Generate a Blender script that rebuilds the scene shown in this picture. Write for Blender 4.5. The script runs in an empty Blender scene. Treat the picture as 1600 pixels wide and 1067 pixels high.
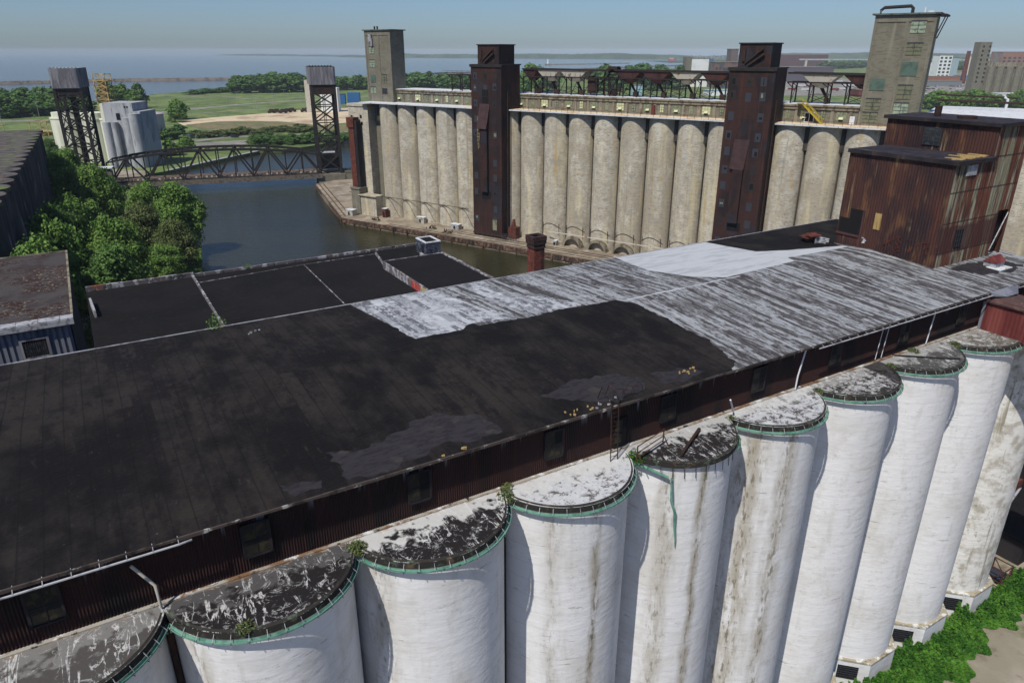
import bpy, bmesh, math, random
import numpy as np
from mathutils import Vector
R = math.radians
scene = bpy.context.scene
col = scene.collection

# ---------------------------------------------------------------- camera, sky, sun, exposure
CAMH = 62.0
PITCH = R(22.13)
FPX = 1115.0
cam = bpy.data.objects.new('camera', bpy.data.cameras.new('camera'))
col.objects.link(cam)
cam.location = (0, 0, CAMH)
cam.rotation_euler = (math.pi / 2 - PITCH, 0, 0)
cam.data.sensor_width = 36.0
cam.data.lens = 36.0 * FPX / 1600.0
cam.data.clip_start = 0.5
cam.data.clip_end = 60000
scene.camera = cam

SUN_AZ, SUN_EL = 214.0, 55.0        # azimuth clockwise from +Y
world = bpy.data.worlds.new('World'); scene.world = world
world.use_nodes = True
wn = world.node_tree.nodes; wl = world.node_tree.links
for n in list(wn): wn.remove(n)
sky = wn.new('ShaderNodeTexSky'); sky.sky_type = 'NISHITA'; sky.sun_disc = False
sky.sun_elevation = R(SUN_EL); sky.sun_rotation = R(SUN_AZ)
sky.air_density = 1.0; sky.dust_density = 0.6; sky.ozone_density = 1.0; sky.altitude = 60
bg = wn.new('ShaderNodeBackground'); bg.inputs['Strength'].default_value = 0.055
wo = wn.new('ShaderNodeOutputWorld')
tint = wn.new('ShaderNodeMix'); tint.data_type = 'RGBA'; tint.blend_type = 'MULTIPLY'; tint.inputs[0].default_value = 1.0; tint.inputs[7].default_value = (0.76, 0.98, 1.40, 1)
wl.new(sky.outputs[0], tint.inputs[6]); wl.new(tint.outputs[2], bg.inputs[0]); wl.new(bg.outputs[0], wo.inputs[0])
sl = bpy.data.lights.new('sun', 'SUN'); sl.energy = 3.9; sl.angle = R(0.53); sl.color = (1.0, 0.95, 0.865)
so = bpy.data.objects.new('sun', sl); col.objects.link(so)
sd = Vector((math.sin(R(SUN_AZ)) * math.cos(R(SUN_EL)), math.cos(R(SUN_AZ)) * math.cos(R(SUN_EL)), math.sin(R(SUN_EL))))
so.rotation_euler = sd.to_track_quat('Z', 'Y').to_euler(); so.location = (0, 0, 200)
scene.view_settings.view_transform = 'Standard'; scene.view_settings.look = 'None'
scene.view_settings.exposure = 0.2; scene.view_settings.gamma = 1.0
scene.view_settings.use_curve_mapping = False
scene.render.resolution_x = 1024; scene.render.resolution_y = 682

# ---------------------------------------------------------------- frames and surveying
class Frame:
    def __init__(s, ox, oy, az):
        s.o = (ox, oy); a = R(az); s.u = (math.sin(a), math.cos(a)); s.v = (-math.cos(a), math.sin(a)); s.rz = math.pi / 2 - a
    def w(s, u, v, z=0.0):
        return (s.o[0] + u * s.u[0] + v * s.v[0], s.o[1] + u * s.u[1] + v * s.v[1], z)
W = Frame(-15.91, 25.62, 59.0)      # white elevator
C = Frame(-55.0, 286.2, 124.0)      # concrete elevator across the river
B = Frame(-185.65, 333.06, 72.0)    # lift bridge
G = Frame(0, 0, 90.0)               # world axes
def site(x, y, z=2.0):
    """map reference: a sight line of the survey photograph met with level z"""
    a = (x - 800) / FPX; b = -(y - 533.5) / FPX
    r = (a, math.cos(PITCH) + b * math.sin(PITCH), -math.sin(PITCH) + b * math.cos(PITCH))
    t = (z - CAMH) / r[2]
    return (r[0] * t, r[1] * t, z)
def lin(h):
    h = h.lstrip('#'); v = [int(h[i:i + 2], 16) / 255 for i in (0, 2, 4)]
    return tuple([(c / 12.92 if c <= 0.04045 else ((c + 0.055) / 1.055) ** 2.4) for c in v] + [1.0])

# ---------------------------------------------------------------- mesh builder
class MB:
    def __init__(s): s.v = []; s.f = []
    def add(s, vs, fs):
        n = len(s.v); s.v += [tuple(p) for p in vs]; s.f += [tuple(i + n for i in f) for f in fs]; return s
    def box(s, x0, x1, y0, y1, z0, z1, rot=None):
        vs = [(x, y, z) for z in (z0, z1) for y in (y0, y1) for x in (x0, x1)]
        if rot:
            cx, cy, a = rot; ca, sa = math.cos(a), math.sin(a)
            vs = [(cx + (x - cx) * ca - (y - cy) * sa, cy + (x - cx) * sa + (y - cy) * ca, z) for x, y, z in vs]
        return s.add(vs, [(0, 2, 3, 1), (4, 5, 7, 6), (0, 1, 5, 4), (2, 6, 7, 3), (0, 4, 6, 2), (1, 3, 7, 5)])
    def prism(s, poly, z0, z1):
        n = len(poly)
        if callable(z0): a = [z0(*p) for p in poly]
        else: a = [z0] * n
        if callable(z1): b = [z1(*p) for p in poly]
        else: b = [z1] * n
        vs = [(p[0], p[1], a[i]) for i, p in enumerate(poly)] + [(p[0], p[1], b[i]) for i, p in enumerate(poly)]
        fs = [tuple(range(n))[::-1], tuple(range(n, 2 * n))] + [(i, (i + 1) % n, n + (i + 1) % n, n + i) for i in range(n)]
        return s.add(vs, fs)
    def cyl(s, cx, cy, r, z0, z1, n=48, r1=None, caps=True, a0=0, a1=2 * math.pi):
        r1 = r if r1 is None else r1
        full = abs(a1 - a0 - 2 * math.pi) < 1e-6
        m = n if full else n + 1
        vs = [(cx + r * math.cos(a0 + (a1 - a0) * i / n), cy + r * math.sin(a0 + (a1 - a0) * i / n), z0) for i in range(m)]
        vs += [(cx + r1 * math.cos(a0 + (a1 - a0) * i / n), cy + r1 * math.sin(a0 + (a1 - a0) * i / n), z1) for i in range(m)]
        fs = [(i, (i + 1) % m, m + (i + 1) % m, m + i) for i in range(m if full else m - 1)]
        if caps: fs += [tuple(range(m))[::-1], tuple(range(m, 2 * m))]
        return s.add(vs, fs)
    def tube(s, pts, r, n=6, cap=True):
        pts = [Vector(p) for p in pts]; k = len(pts); base = len(s.v); vs = []
        up = Vector((0, 0, 1))
        for i, p in enumerate(pts):
            d = (pts[min(i + 1, k - 1)] - pts[max(i - 1, 0)])
            if d.length < 1e-9: d = Vector((0, 0, 1))
            d.normalize()
            a = d.cross(up)
            if a.length < 0.05: a = d.cross(Vector((1, 0, 0)))
            a.normalize(); b = d.cross(a)
            rr = r[i] if isinstance(r, (list, tuple)) else r
            for j in range(n):
                t = 2 * math.pi * (j + .5) / n
                vs.append(tuple(p + a * (rr * math.cos(t)) + b * (rr * math.sin(t))))
        fs = [(i * n + j, i * n + (j + 1) % n, (i + 1) * n + (j + 1) % n, (i + 1) * n + j) for i in range(k - 1) for j in range(n)]
        if cap: fs += [tuple(range(n))[::-1], tuple(range((k - 1) * n, k * n))]
        return s.add(vs, fs)
    def bar(s, a, b, r=0.15): return s.tube([a, b], r * 1.2, 4)
    def corr(s, x0, x1, y, z0, z1, pitch=0.3, amp=0.05, axis='x', ztop=None):
        """corrugated sheet wall; axis x: runs in x at y; axis y: runs in y at x=y-argument"""
        n = max(2, int(abs(x1 - x0) / pitch * 6)); vs = []
        for i in range(n + 1):
            t = x0 + (x1 - x0) * i / n; o = amp * math.sin(2 * math.pi * (t - x0) / pitch)
            zz = ztop(t) if ztop else z1
            for z in (z0, zz):
                vs.append((t, y + o, z) if axis == 'x' else (y + o, t, z))
        return s.add(vs, [(2 * i, 2 * i + 2, 2 * i + 3, 2 * i + 1) for i in range(n)])
BASE = {}
def mesh_of(name, mb, m, b=(0, 0, 0), smooth=False):
    me = bpy.data.meshes.new(name)
    me.from_pydata([(x - b[0], y - b[1], z - b[2]) for x, y, z in mb.v], [], mb.f); me.update()
    bm = bmesh.new(); bm.from_mesh(me); bmesh.ops.recalc_face_normals(bm, faces=bm.faces); bm.to_mesh(me); bm.free()
    if m: me.materials.append(m)
    if smooth:
        me.shade_smooth()
        try: me.set_sharp_from_angle(angle=R(40))
        except Exception: pass
    return me
def props(o, label=None, cat=None, group=None, kind=None):
    if label: o['label'] = label
    if cat: o['category'] = cat
    if group: o['group'] = group
    if kind: o['kind'] = kind
    return o
def thing(name, label, cat, fr, b, group=None):
    o = bpy.data.objects.new(name, None); col.objects.link(o)
    o.location = fr.w(*b); o.rotation_euler = (0, 0, fr.rz); o.empty_display_size = 1
    BASE[o.name] = b
    return props(o, label, cat, group)
def part(name, mb, m, parent, label=None, smooth=False, kind=None):
    b = BASE[parent.name]
    o = bpy.data.objects.new(name, mesh_of(name, mb, m, b, smooth)); col.objects.link(o)
    o.parent = parent; BASE[o.name] = b
    return props(o, label, None, None, kind)
def solo(name, mb, m, label, cat, fr=G, b=(0, 0, 0), group=None, kind=None, smooth=False):
    o = bpy.data.objects.new(name, mesh_of(name, mb, m, b, smooth)); col.objects.link(o)
    o.location = fr.w(*b); o.rotation_euler = (0, 0, fr.rz); BASE[o.name] = b
    return props(o, label, cat, group, kind)
def kids(o): return [c for c in col.objects if c.parent == o]
def clone(o, parent=None, label=None, loc=None, rz=None, sc=None):
    c = o.copy(); col.objects.link(c); c.parent = parent
    if o.name in BASE: BASE[c.name] = BASE[o.name]
    if label: c['label'] = label
    if loc: c.location = loc
    if rz is not None: c.rotation_euler = (0, 0, rz)
    if sc: c.scale = sc
    for ch in CH.get(o.name, []): clone(ch, c)
    return c
CH = {}
def track(o):        # remembers the children of a prototype before it is cloned
    CH[o.name] = kids(o)
    for c in CH[o.name]: track(c)
    return o

# ---------------------------------------------------------------- materials
def mat(name, base, rough=0.85, layers=(), bump=0.0, bscale=6.0, bstretch=(1, 1, 1), metal=0.0, rnd=True, spec=0.3, extra=None):
    """layers: dicts col, s (scale), st (stretch xyz), lo, hi, det, a (max mix), k: noise|wave|vor|zgrad|dist"""
    m = bpy.data.materials.new(name); m.use_nodes = True
    nt = m.node_tree; N = nt.nodes; L = nt.links
    P = N['Principled BSDF']
    P.inputs['Roughness'].default_value = rough; P.inputs['Metallic'].default_value = metal
    P.inputs['Specular IOR Level'].default_value = spec
    tc = N.new('ShaderNodeTexCoord'); vec = tc.outputs['Object']
    if rnd:
        oi = N.new('ShaderNodeObjectInfo'); mu = N.new('ShaderNodeMath'); mu.operation = 'MULTIPLY'; mu.inputs[1].default_value = 37.0
        L.new(oi.outputs['Random'], mu.inputs[0])
        va = N.new('ShaderNodeVectorMath'); va.operation = 'ADD'; L.new(vec, va.inputs[0]); L.new(mu.outputs[0], va.inputs[1]); rvec = va.outputs[0]
    else: rvec = vec
    def mapped(src, st, off=(0, 0, 0)):
        mp = N.new('ShaderNodeMapping'); mp.inputs['Scale'].default_value = st; mp.inputs['Location'].default_value = off
        L.new(src, mp.inputs[0]); return mp.outputs[0]
    def ramp(src, lo, hi, amax=1.0):
        mr = N.new('ShaderNodeMapRange'); mr.inputs[1].default_value = lo; mr.inputs[2].default_value = hi
        mr.inputs[3].default_value = 0.0; mr.inputs[4].default_value = amax
        mr.interpolation_type = 'SMOOTHSTEP' if lo < hi else 'LINEAR'
        L.new(src, mr.inputs[0]); return mr.outputs[0]
    def field(d):
        k = d.get('k', 'noise'); st = d.get('st', (1, 1, 1))
        if k == 'noise':
            n = N.new('ShaderNodeTexNoise'); n.inputs['Scale'].default_value = d.get('s', 1.0)
            n.inputs['Detail'].default_value = d.get('det', 4); n.inputs['Roughness'].default_value = d.get('rg', 0.6)
            n.inputs['Distortion'].default_value = d.get('dis', 0.0)
            L.new(mapped(rvec, st, d.get('off', (0, 0, 0))), n.inputs['Vector']); return n.outputs['Fac']
        if k == 'vor':
            n = N.new('ShaderNodeTexVoronoi'); n.inputs['Scale'].default_value = d.get('s', 1.0)
            n.feature = d.get('feat', 'F1')
            L.new(mapped(rvec, st, d.get('off', (0, 0, 0))), n.inputs['Vector'])
            return n.outputs['Distance'] if d.get('out', 'd') == 'd' else n.outputs['Color']
        if k == 'wave':
            n = N.new('ShaderNodeTexWave'); n.bands_direction = d.get('dir', 'Z'); n.wave_profile = d.get('prof', 'SIN')
            n.inputs['Scale'].default_value = d.get('s', 1.0); n.inputs['Distortion'].default_value = d.get('dis', 0.0)
            n.inputs['Detail'].default_value = 2; n.inputs['Detail Scale'].default_value = d.get('ds', 1.0)
            L.new(mapped(vec, st), n.inputs['Vector']); return n.outputs['Fac']
        if k == 'coord':
            sx = N.new('ShaderNodeSeparateXYZ'); L.new(vec, sx.inputs[0]); out = sx.outputs[d.get('ax', 2)]
            if d.get('jit'):
                n = N.new('ShaderNodeTexNoise'); n.inputs['Scale'].default_value = d.get('s', 1.0); n.inputs['Detail'].default_value = 4
                L.new(mapped(rvec, st), n.inputs['Vector'])
                ml = N.new('ShaderNodeMath'); ml.operation = 'MULTIPLY_ADD'; L.new(n.outputs['Fac'], ml.inputs[0]); ml.inputs[1].default_value = d['jit']
                L.new(out, ml.inputs[2]); out = ml.outputs[0]
            return out
        if k == 'rand':
            oi2 = N.new('ShaderNodeObjectInfo'); return oi2.outputs['Random']
        if k == 'vein':    # thin winding lines where a noise crosses its middle value
            n = N.new('ShaderNodeTexNoise'); n.inputs['Scale'].default_value = d.get('s', 1.0); n.inputs['Detail'].default_value = d.get('det', 6); n.inputs['Roughness'].default_value = .6; n.inputs['Distortion'].default_value = d.get('dis', 0.0)
            L.new(mapped(rvec, st, d.get('off', (0, 0, 0))), n.inputs['Vector'])
            sb = N.new('ShaderNodeMath'); sb.operation = 'SUBTRACT'; L.new(n.outputs['Fac'], sb.inputs[0]); sb.inputs[1].default_value = .5
            ab = N.new('ShaderNodeMath'); ab.operation = 'ABSOLUTE'; L.new(sb.outputs[0], ab.inputs[0]); return ab.outputs[0]
        if k == 'lanes':   # sheets or strips laid along y: each strip piece gets its own value, plus fine noise
            mp = N.new('ShaderNodeMapping'); mp.inputs['Rotation'].default_value = (0, 0, math.pi / 2); mp.inputs['Location'].default_value = d.get('off', (0, 0, 0)); L.new(vec, mp.inputs[0])
            wn_ = N.new('ShaderNodeTexNoise'); wn_.inputs['Scale'].default_value = .4; L.new(vec, wn_.inputs['Vector'])
            vm = N.new('ShaderNodeVectorMath'); vm.operation = 'SCALE'; L.new(wn_.outputs['Color'], vm.inputs[0]); vm.inputs['Scale'].default_value = d.get('wob', .12)
            va2 = N.new('ShaderNodeVectorMath'); va2.operation = 'ADD'; L.new(mp.outputs[0], va2.inputs[0]); L.new(vm.outputs[0], va2.inputs[1])
            b = N.new('ShaderNodeTexBrick'); b.inputs['Scale'].default_value = 1.0; b.inputs['Color1'].default_value = (0, 0, 0, 1); b.inputs['Color2'].default_value = (1, 1, 1, 1); b.inputs['Mortar Size'].default_value = 0.0
            b.inputs['Brick Width'].default_value = d['len']; b.inputs['Row Height'].default_value = d['wid']; b.offset = .37
            L.new(va2.outputs[0], b.inputs['Vector'])
            n = N.new('ShaderNodeTexNoise'); n.inputs['Scale'].default_value = d.get('s', 3.0); n.inputs['Detail'].default_value = d.get('det', 8); n.inputs['Roughness'].default_value = .7
            L.new(mapped(vec, st, d.get('off', (0, 0, 0))), n.inputs['Vector'])
            sx = N.new('ShaderNodeSeparateColor'); L.new(b.outputs['Color'], sx.inputs[0])
            ml = N.new('ShaderNodeMath'); ml.operation = 'MULTIPLY_ADD'; L.new(sx.outputs[0], ml.inputs[0]); ml.inputs[1].default_value = d.get('w', .25); L.new(n.outputs['Fac'], ml.inputs[2]); return ml.outputs[0]
        if k == 'band':
            sx = N.new('ShaderNodeSeparateXYZ'); L.new(vec, sx.inputs[0]); out = sx.outputs[d.get('ax', 0)]
            n = N.new('ShaderNodeTexNoise'); n.inputs['Scale'].default_value = d.get('s', 1.0); n.inputs['Detail'].default_value = 5
            L.new(mapped(rvec, st), n.inputs['Vector'])
            ml = N.new('ShaderNodeMath'); ml.operation = 'MULTIPLY_ADD'; L.new(n.outputs['Fac'], ml.inputs[0]); ml.inputs[1].default_value = d.get('jit', .5); L.new(out, ml.inputs[2])
            sb = N.new('ShaderNodeMath'); sb.operation = 'SUBTRACT'; L.new(ml.outputs[0], sb.inputs[0]); sb.inputs[1].default_value = d['c'] + d.get('jit', .5) * .5
            ab = N.new('ShaderNodeMath'); ab.operation = 'ABSOLUTE'; L.new(sb.outputs[0], ab.inputs[0]); return ab.outputs[0]
        if k == 'brick':
            n = N.new('ShaderNodeTexBrick'); n.inputs['Scale'].default_value = d.get('s', 1.0)
            n.inputs['Color1'].default_value = (0, 0, 0, 1); n.inputs['Color2'].default_value = (0, 0, 0, 1); n.inputs['Mortar'].default_value = (1, 1, 1, 1)
            n.inputs['Mortar Size'].default_value = d.get('ms', 0.03); n.inputs['Brick Width'].default_value = d.get('bw', 1.0); n.inputs['Row Height'].default_value = d.get('rh', 1.0)
            L.new(mapped(vec, st), n.inputs['Vector']); return n.outputs['Fac']
    cur = None; curv = base
    for d in layers:
        f = field(d)
        msk = ramp(f, d['lo'], d['hi'], d.get('a', 1.0))
        if 'x' in d:   # multiply with a second field
            f2 = ramp(field(d['x']), d['x']['lo'], d['x']['hi'], 1.0)
            mm = N.new('ShaderNodeMath'); mm.operation = 'MULTIPLY'; L.new(msk, mm.inputs[0]); L.new(f2, mm.inputs[1]); msk = mm.outputs[0]
        mx = N.new('ShaderNodeMix'); mx.data_type = 'RGBA'
        L.new(msk, mx.inputs[0])
        if cur is None: mx.inputs[6].default_value = base
        else: L.new(cur, mx.inputs[6])
        mx.inputs[7].default_value = d['col']
        cur = mx.outputs[2]
    if cur is None: P.inputs['Base Color'].default_value = base
    else: L.new(cur, P.inputs['Base Color'])
    if bump:
        n = N.new('ShaderNodeTexNoise'); n.inputs['Scale'].default_value = bscale; n.inputs['Detail'].default_value = 6
        L.new(mapped(rvec, bstretch), n.inputs['Vector'])
        b = N.new('ShaderNodeBump'); b.inputs['Strength'].default_value = bump; b.inputs['Distance'].default_value = 0.1
        L.new(n.outputs['Fac'], b.inputs['Height']); L.new(b.outputs[0], P.inputs['Normal'])
    return m
def g(v, r=1.0, b=1.0): return (v * r, v, v * b, 1.0)

def whitemat(stains=(), mottle=.5):
    L = [
    dict(col=g(.55, 1.03, .94), s=.22, lo=.44, hi=.68, det=8, rg=.65, a=.75),
    dict(col=g(.46, 1.03, .92), s=1.2, st=(1, 1, .25), lo=.52, hi=.72, det=8, a=.45),
    dict(col=g(.55, 1.0, 1.0), k='wave', dir='Z', s=.26, dis=1.4, ds=.5, lo=.955, hi=1.0, a=.35),
    dict(col=g(.27, 1.1, .78), s=2.6, st=(1, 1, .7), lo=.53, hi=.72, det=11, rg=.78, a=mottle + .1, x=dict(s=.2, st=(1, 1, .5), lo=.42, hi=.62, det=4)),
    dict(col=g(.12, 1.15, .75), s=1.1, st=(1, 1, .6), lo=.66, hi=.74, det=12, rg=.8, a=.8),
    dict(col=g(.16, 1.05, .9), k='vein', s=.35, st=(1, 1, 4.5), det=7, lo=.006, hi=.0, a=.7, x=dict(s=.5, lo=.52, hi=.58)),
    dict(col=g(.30, 1.05, .9), k='noise', s=.55, st=(1, 1, 11), lo=.67, hi=.685, det=4, a=.75)]
    for c, w, a in stains:
        L.append(dict(col=g(.26, 1.15, .72), k='band', c=c, s=.5, st=(1, 1, .6), jit=1.1, lo=w * 1.3, hi=0, a=a, x=dict(s=1.3, st=(1, 1, .22), lo=.34, hi=.58, det=10)))
        L.append(dict(col=g(.13, 1.15, .72), k='band', c=c, s=.5, st=(1, 1, .6), jit=1.1, lo=w, hi=0, a=a, x=dict(s=4, st=(1, 1, .3), lo=.52, hi=.62, det=10)))
    return mat('silo_white_paint', g(.70, 1.0, 1.0), .8, L, bump=.4, bscale=1.1, bstretch=(1, 1, 2))
WHITE = whitemat()
WHITE_DIRTY = mat('silo_white_paint_worn', g(.66, 1.02, .94), .85, [
    dict(col=g(.34, 1.08, .82), s=.7, lo=.44, hi=.66, det=8, a=.9),
    dict(col=g(.20, 1.1, .75), s=2.6, lo=.56, hi=.68, det=8, a=.8, x=dict(s=.25, lo=.4, hi=.6, det=2)),
    dict(col=g(.22, 1.12, .7), s=1.2, st=(1, 1, .08), lo=.58, hi=.7, det=4, a=.9),
], bump=.5, bscale=.9, bstretch=(1, 1, 3))
CONC = mat('bin_concrete', lin('#bab5a8'), .9, [
    dict(col=lin('#9f957f'), k='rand', lo=.1, hi=1.0, a=.75), dict(col=lin('#ccc7b8'), s=.16, st=(1, 1, .5), lo=.45, hi=.6, det=4, a=.7),
    dict(col=lin('#8c7a5c'), s=.5, st=(1, 1, .04), lo=.56, hi=.70, det=4, a=.6),
    dict(col=lin('#6a6459'), s=.6, st=(1, 1, .05), lo=.60, hi=.72, det=5, a=.55, off=(3, 8, 0)),
    dict(col=lin('#a59c8a'), s=.5, lo=.4, hi=.65, det=5, a=.9),
    dict(col=lin('#857b6a'), s=.9, st=(1, 1, 7), lo=.52, hi=.62, det=5, a=.8),
    dict(col=lin('#cfc39c'), s=.35, st=(1, 1, .12), lo=.5, hi=.68, det=6, a=.6),
    dict(col=lin('#b3935a'), s=.4, st=(1, 1, .1), lo=.58, hi=.72, det=6, a=.55, off=(9, 4, 0)), dict(col=lin('#8b8a84'), s=.3, lo=.55, hi=.7, det=6, a=.6),
    dict(col=lin('#4a4338'), s=2.2, st=(1, 1, .5), lo=.60, hi=.70, det=9, a=.8, x=dict(s=.22, lo=.45, hi=.6)),
    dict(col=lin('#8f8570'), k='wave', s=.26, dir='Z', dis=1.5, ds=.6, lo=.93, hi=1.0, a=.25),
], bump=.5, bscale=1.2, bstretch=(1, 1, 4))
CONC_T = mat('tower_concrete', lin('#75716383'[:7]), .9, [
    dict(col=lin('#676356'), s=.35, lo=.42, hi=.66, det=5, a=.9),
    dict(col=lin('#5a564a'), s=.6, st=(1, 1, 6), lo=.52, hi=.62, det=5, a=.6),
    dict(col=lin('#858072'), s=1.1, st=(1, 1, .05), lo=.58, hi=.7, det=3, a=.7),
], bump=.3, bscale=1.5)
CONC_F = mat('weathered_fascia', lin('#837b6a'), .9, [
    dict(col=lin('#4f4538'), s=.8, st=(1, 1, .1), lo=.45, hi=.6, det=4, a=.8),
    dict(col=lin('#a59c86'), s=.5, lo=.55, hi=.7, a=.6)], bump=.3)
RUST = mat('rusty_corrugated_steel', lin('#4c3132'), .8, [
    dict(col=lin('#33211f'), s=.5, st=(1, 1, .25), lo=.42, hi=.6, det=4),
    dict(col=lin('#55301f'), s=1.4, st=(1, 1, .08), lo=.5, hi=.66, det=4, a=.9),
    dict(col=lin('#2b2a30'), s=.9, st=(1, 1, .12), lo=.6, hi=.7, det=3, a=.8, off=(5, 1, 0)),
], bump=.3, bscale=4)
RUST_D = mat('dark_rust_siding', lin('#301a18'), .8, [
    dict(col=lin('#1a1213'), s=.35, st=(1, 1, .3), lo=.42, hi=.6, det=4),
    dict(col=lin('#3b1e19'), s=1.6, st=(1, 1, .06), lo=.55, hi=.70, det=4, a=.8),
    dict(col=lin('#8d8f98'), s=2.0, st=(1, 1, .06), lo=.56, hi=.64, det=3, a=.75, x=dict(k='coord', ax=2, jit=1.3, s=1.2, st=(1, 1, .05), lo=37.0, hi=38.0)),
], bump=.3, bscale=4)
HEADH = mat('headhouse_corrugated', lin('#442a24'), .8, [
    dict(col=lin('#2c1e20'), s=.22, st=(1, 1, .4), lo=.42, hi=.6, det=3),
    dict(col=lin('#5c3222'), s=1.0, st=(1, 1, .1), lo=.54, hi=.70, det=4, a=.7),
    dict(col=lin('#8a7856'), s=1.8, st=(1, 1, .07), lo=.57, hi=.66, det=7, a=.75, x=dict(s=.24, lo=.46, hi=.60, det=3)),
    dict(col=lin('#6b4a30'), s=.6, st=(1, 1, .35), lo=.54, hi=.68, det=8, a=.7),
    dict(col=lin('#8a4326'), s=2.6, lo=.62, hi=.70, det=6, a=.6, x=dict(k='coord', ax=2, jit=2.5, s=.8, lo=4.2, hi=3.0)),
], bump=.3, bscale=4)
HEADH_R = mat('headhouse_peeling_paint', lin('#6b6856'), .8, [
    dict(col=lin('#838171'), s=1.6, st=(1, 1, .12), lo=.45, hi=.6, det=6),
    dict(col=lin('#54291e'), s=1.4, st=(1, 1, .07), lo=.46, hi=.55, det=6, a=.92),
    dict(col=lin('#34201d'), s=2.6, st=(1, 1, .1), lo=.52, hi=.62, det=6, a=.85),
    dict(col=lin('#3c2120'), k='coord', ax=2, jit=1.0, s=.6, lo=4.9, hi=4.5, a=.85, x=dict(k='coord', ax=2, jit=.6, s=.8, lo=1.6, hi=2.0)),
    dict(col=lin('#241716'), k='wave', dir='Z', s=.105, lo=.985, hi=1.0, a=.8),
], bump=.3, bscale=4)
TOWERR = mat('marine_tower_siding', lin('#351f1b'), .8, [
    dict(col=lin('#1f1618'), s=.25, st=(1, 1, .5), lo=.42, hi=.6, det=3),
    dict(col=lin('#4c2a1e'), s=.8, st=(1, 1, .07), lo=.52, hi=.7, det=4, a=.75),
    dict(col=lin('#262a33'), k='vor', s=.28, st=(1, 1, .7), out='c', lo=.78, hi=.80, a=.6),
    dict(col=lin('#241a1a'), k='wave', dir='Z', s=.12, lo=.96, hi=1.0, a=.6),
], bump=.2, bscale=3)
STEEL = mat('dark_bridge_steel', lin('#262322'), .75, [dict(col=lin('#352a26'), s=.6, lo=.5, hi=.65), dict(col=lin('#171618'), s=1.2, lo=.52, hi=.66)])
STEEL_R = mat('rusted_steel', lin('#2f221e'), .8, [dict(col=lin('#46291e'), s=1.5, lo=.5, hi=.66), dict(col=lin('#211a1a'), s=.8, lo=.55, hi=.66)])
RED_RUST = mat('orange_rust', lin('#5a2e24'), .8, [dict(col=lin('#74402f'), s=1.2, lo=.5, hi=.66), dict(col=lin('#45231c'), s=.7, lo=.52, hi=.66)])
GALV = mat('weathered_galvanised_sheet', lin('#6c6a6e'), .6, [
    dict(col=lin('#8b898c'), s=1.0, st=(1, 1, .1), lo=.45, hi=.6), dict(col=lin('#4b494d'), s=1.6, st=(1, 1, .06), lo=.56, hi=.66)])
BITUMEN = mat('roof_bitumen', lin('#191617'), .92, [
    dict(col=lin('#2e2a27'), k='lanes', wid=.95, len=7.0, s=2.2, st=(1, .5, 1), w=.24, lo=.52, hi=.74, a=.85, wob=.15),
    dict(col=lin('#141314'), s=.12, lo=.4, hi=.6, det=5),
    dict(col=lin('#2d2926'), s=.35, st=(1, .5, 1), lo=.46, hi=.68, det=10, rg=.72, a=.9),
    dict(col=lin('#3d3936'), s=3.0, st=(1.4, .25, 1), lo=.58, hi=.72, det=9, rg=.7, a=.6),
    dict(col=lin('#0e0e0f'), k='wave', dir='X', s=.31, lo=.975, hi=1.0, a=.6, dis=.25, ds=.4),
    dict(col=lin('#7c7870'), k='noise', s=4.5, lo=.705, hi=.73, det=7, a=.8, x=dict(s=.35, lo=.46, hi=.6)),
    dict(col=lin('#443f3b'), s=5.0, st=(.35, 1.6, 1), lo=.60, hi=.74, det=10, rg=.75, a=.7),
    dict(col=lin('#0c0b0c'), s=4.0, st=(.4, 1.8, 1), lo=.60, hi=.72, det=8, a=.7, off=(5, 5, 5)),
], bump=.8, bscale=4, bstretch=(.5, 1.8, 1), rnd=False, spec=.12)
BITUMEN2 = mat('low_roof_bitumen', lin('#1b191a'), .92, [
    dict(col=lin('#151414'), s=.08, lo=.4, hi=.6, det=4),
    dict(col=lin('#252324'), s=.9, lo=.54, hi=.7, det=8, a=.7),
    dict(col=lin('#8a8886'), k='noise', s=4.0, lo=.76, hi=.775, det=6, a=.6)], bump=.2, bscale=3, rnd=False, spec=.12)
COAT = mat('worn_white_roof_coating', lin('#474445'), .9, [
    dict(col=lin('#999c9f'), k='lanes', wid=.36, len=5.5, s=2.2, st=(1.8, .35, 1), w=.26, lo=.53, hi=.72, a=.9),
    dict(col=lin('#343131'), k='lanes', wid=.18, len=2.6, s=3.5, st=(2, .6, 1), w=.2, lo=.63, hi=.72, a=.75, off=(4.2, 7.7, 0)),
    dict(col=lin('#b9bcc0'), s=.45, st=(1, .6, 1), lo=.56, hi=.70, det=10, rg=.75, a=.6, off=(3, 9, 0)),
    dict(col=lin('#403c3b'), s=.16, lo=.54, hi=.66, det=7, a=.5),
    dict(col=lin('#6d5b50'), s=.5, lo=.66, hi=.72, det=8, a=.4),
], bump=.3, bscale=3, rnd=False, spec=.15)
COAT_B = mat('bright_white_roof_coating', lin('#a9acb0'), .9, [
    dict(col=lin('#85888c'), k='lanes', wid=1.05, len=2.9, s=1.6, st=(1, 1, 1), w=.24, lo=.54, hi=.68, a=.85, wob=.3),
    dict(col=lin('#505055'), k='lanes', wid=.5, len=3.3, s=2.4, st=(1.4, .6, 1), w=.24, lo=.62, hi=.73, a=.85, off=(2, 5, 0), wob=.3),
    dict(col=lin('#3a3839'), s=1.4, st=(1, .6, 1), lo=.63, hi=.70, det=10, rg=.75, a=.8),
    dict(col=lin('#c9ccd0'), s=.4, lo=.56, hi=.66, det=8, a=.6, off=(5, 1, 0)),
], bump=.25, bscale=3, rnd=False, spec=.15)
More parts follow.
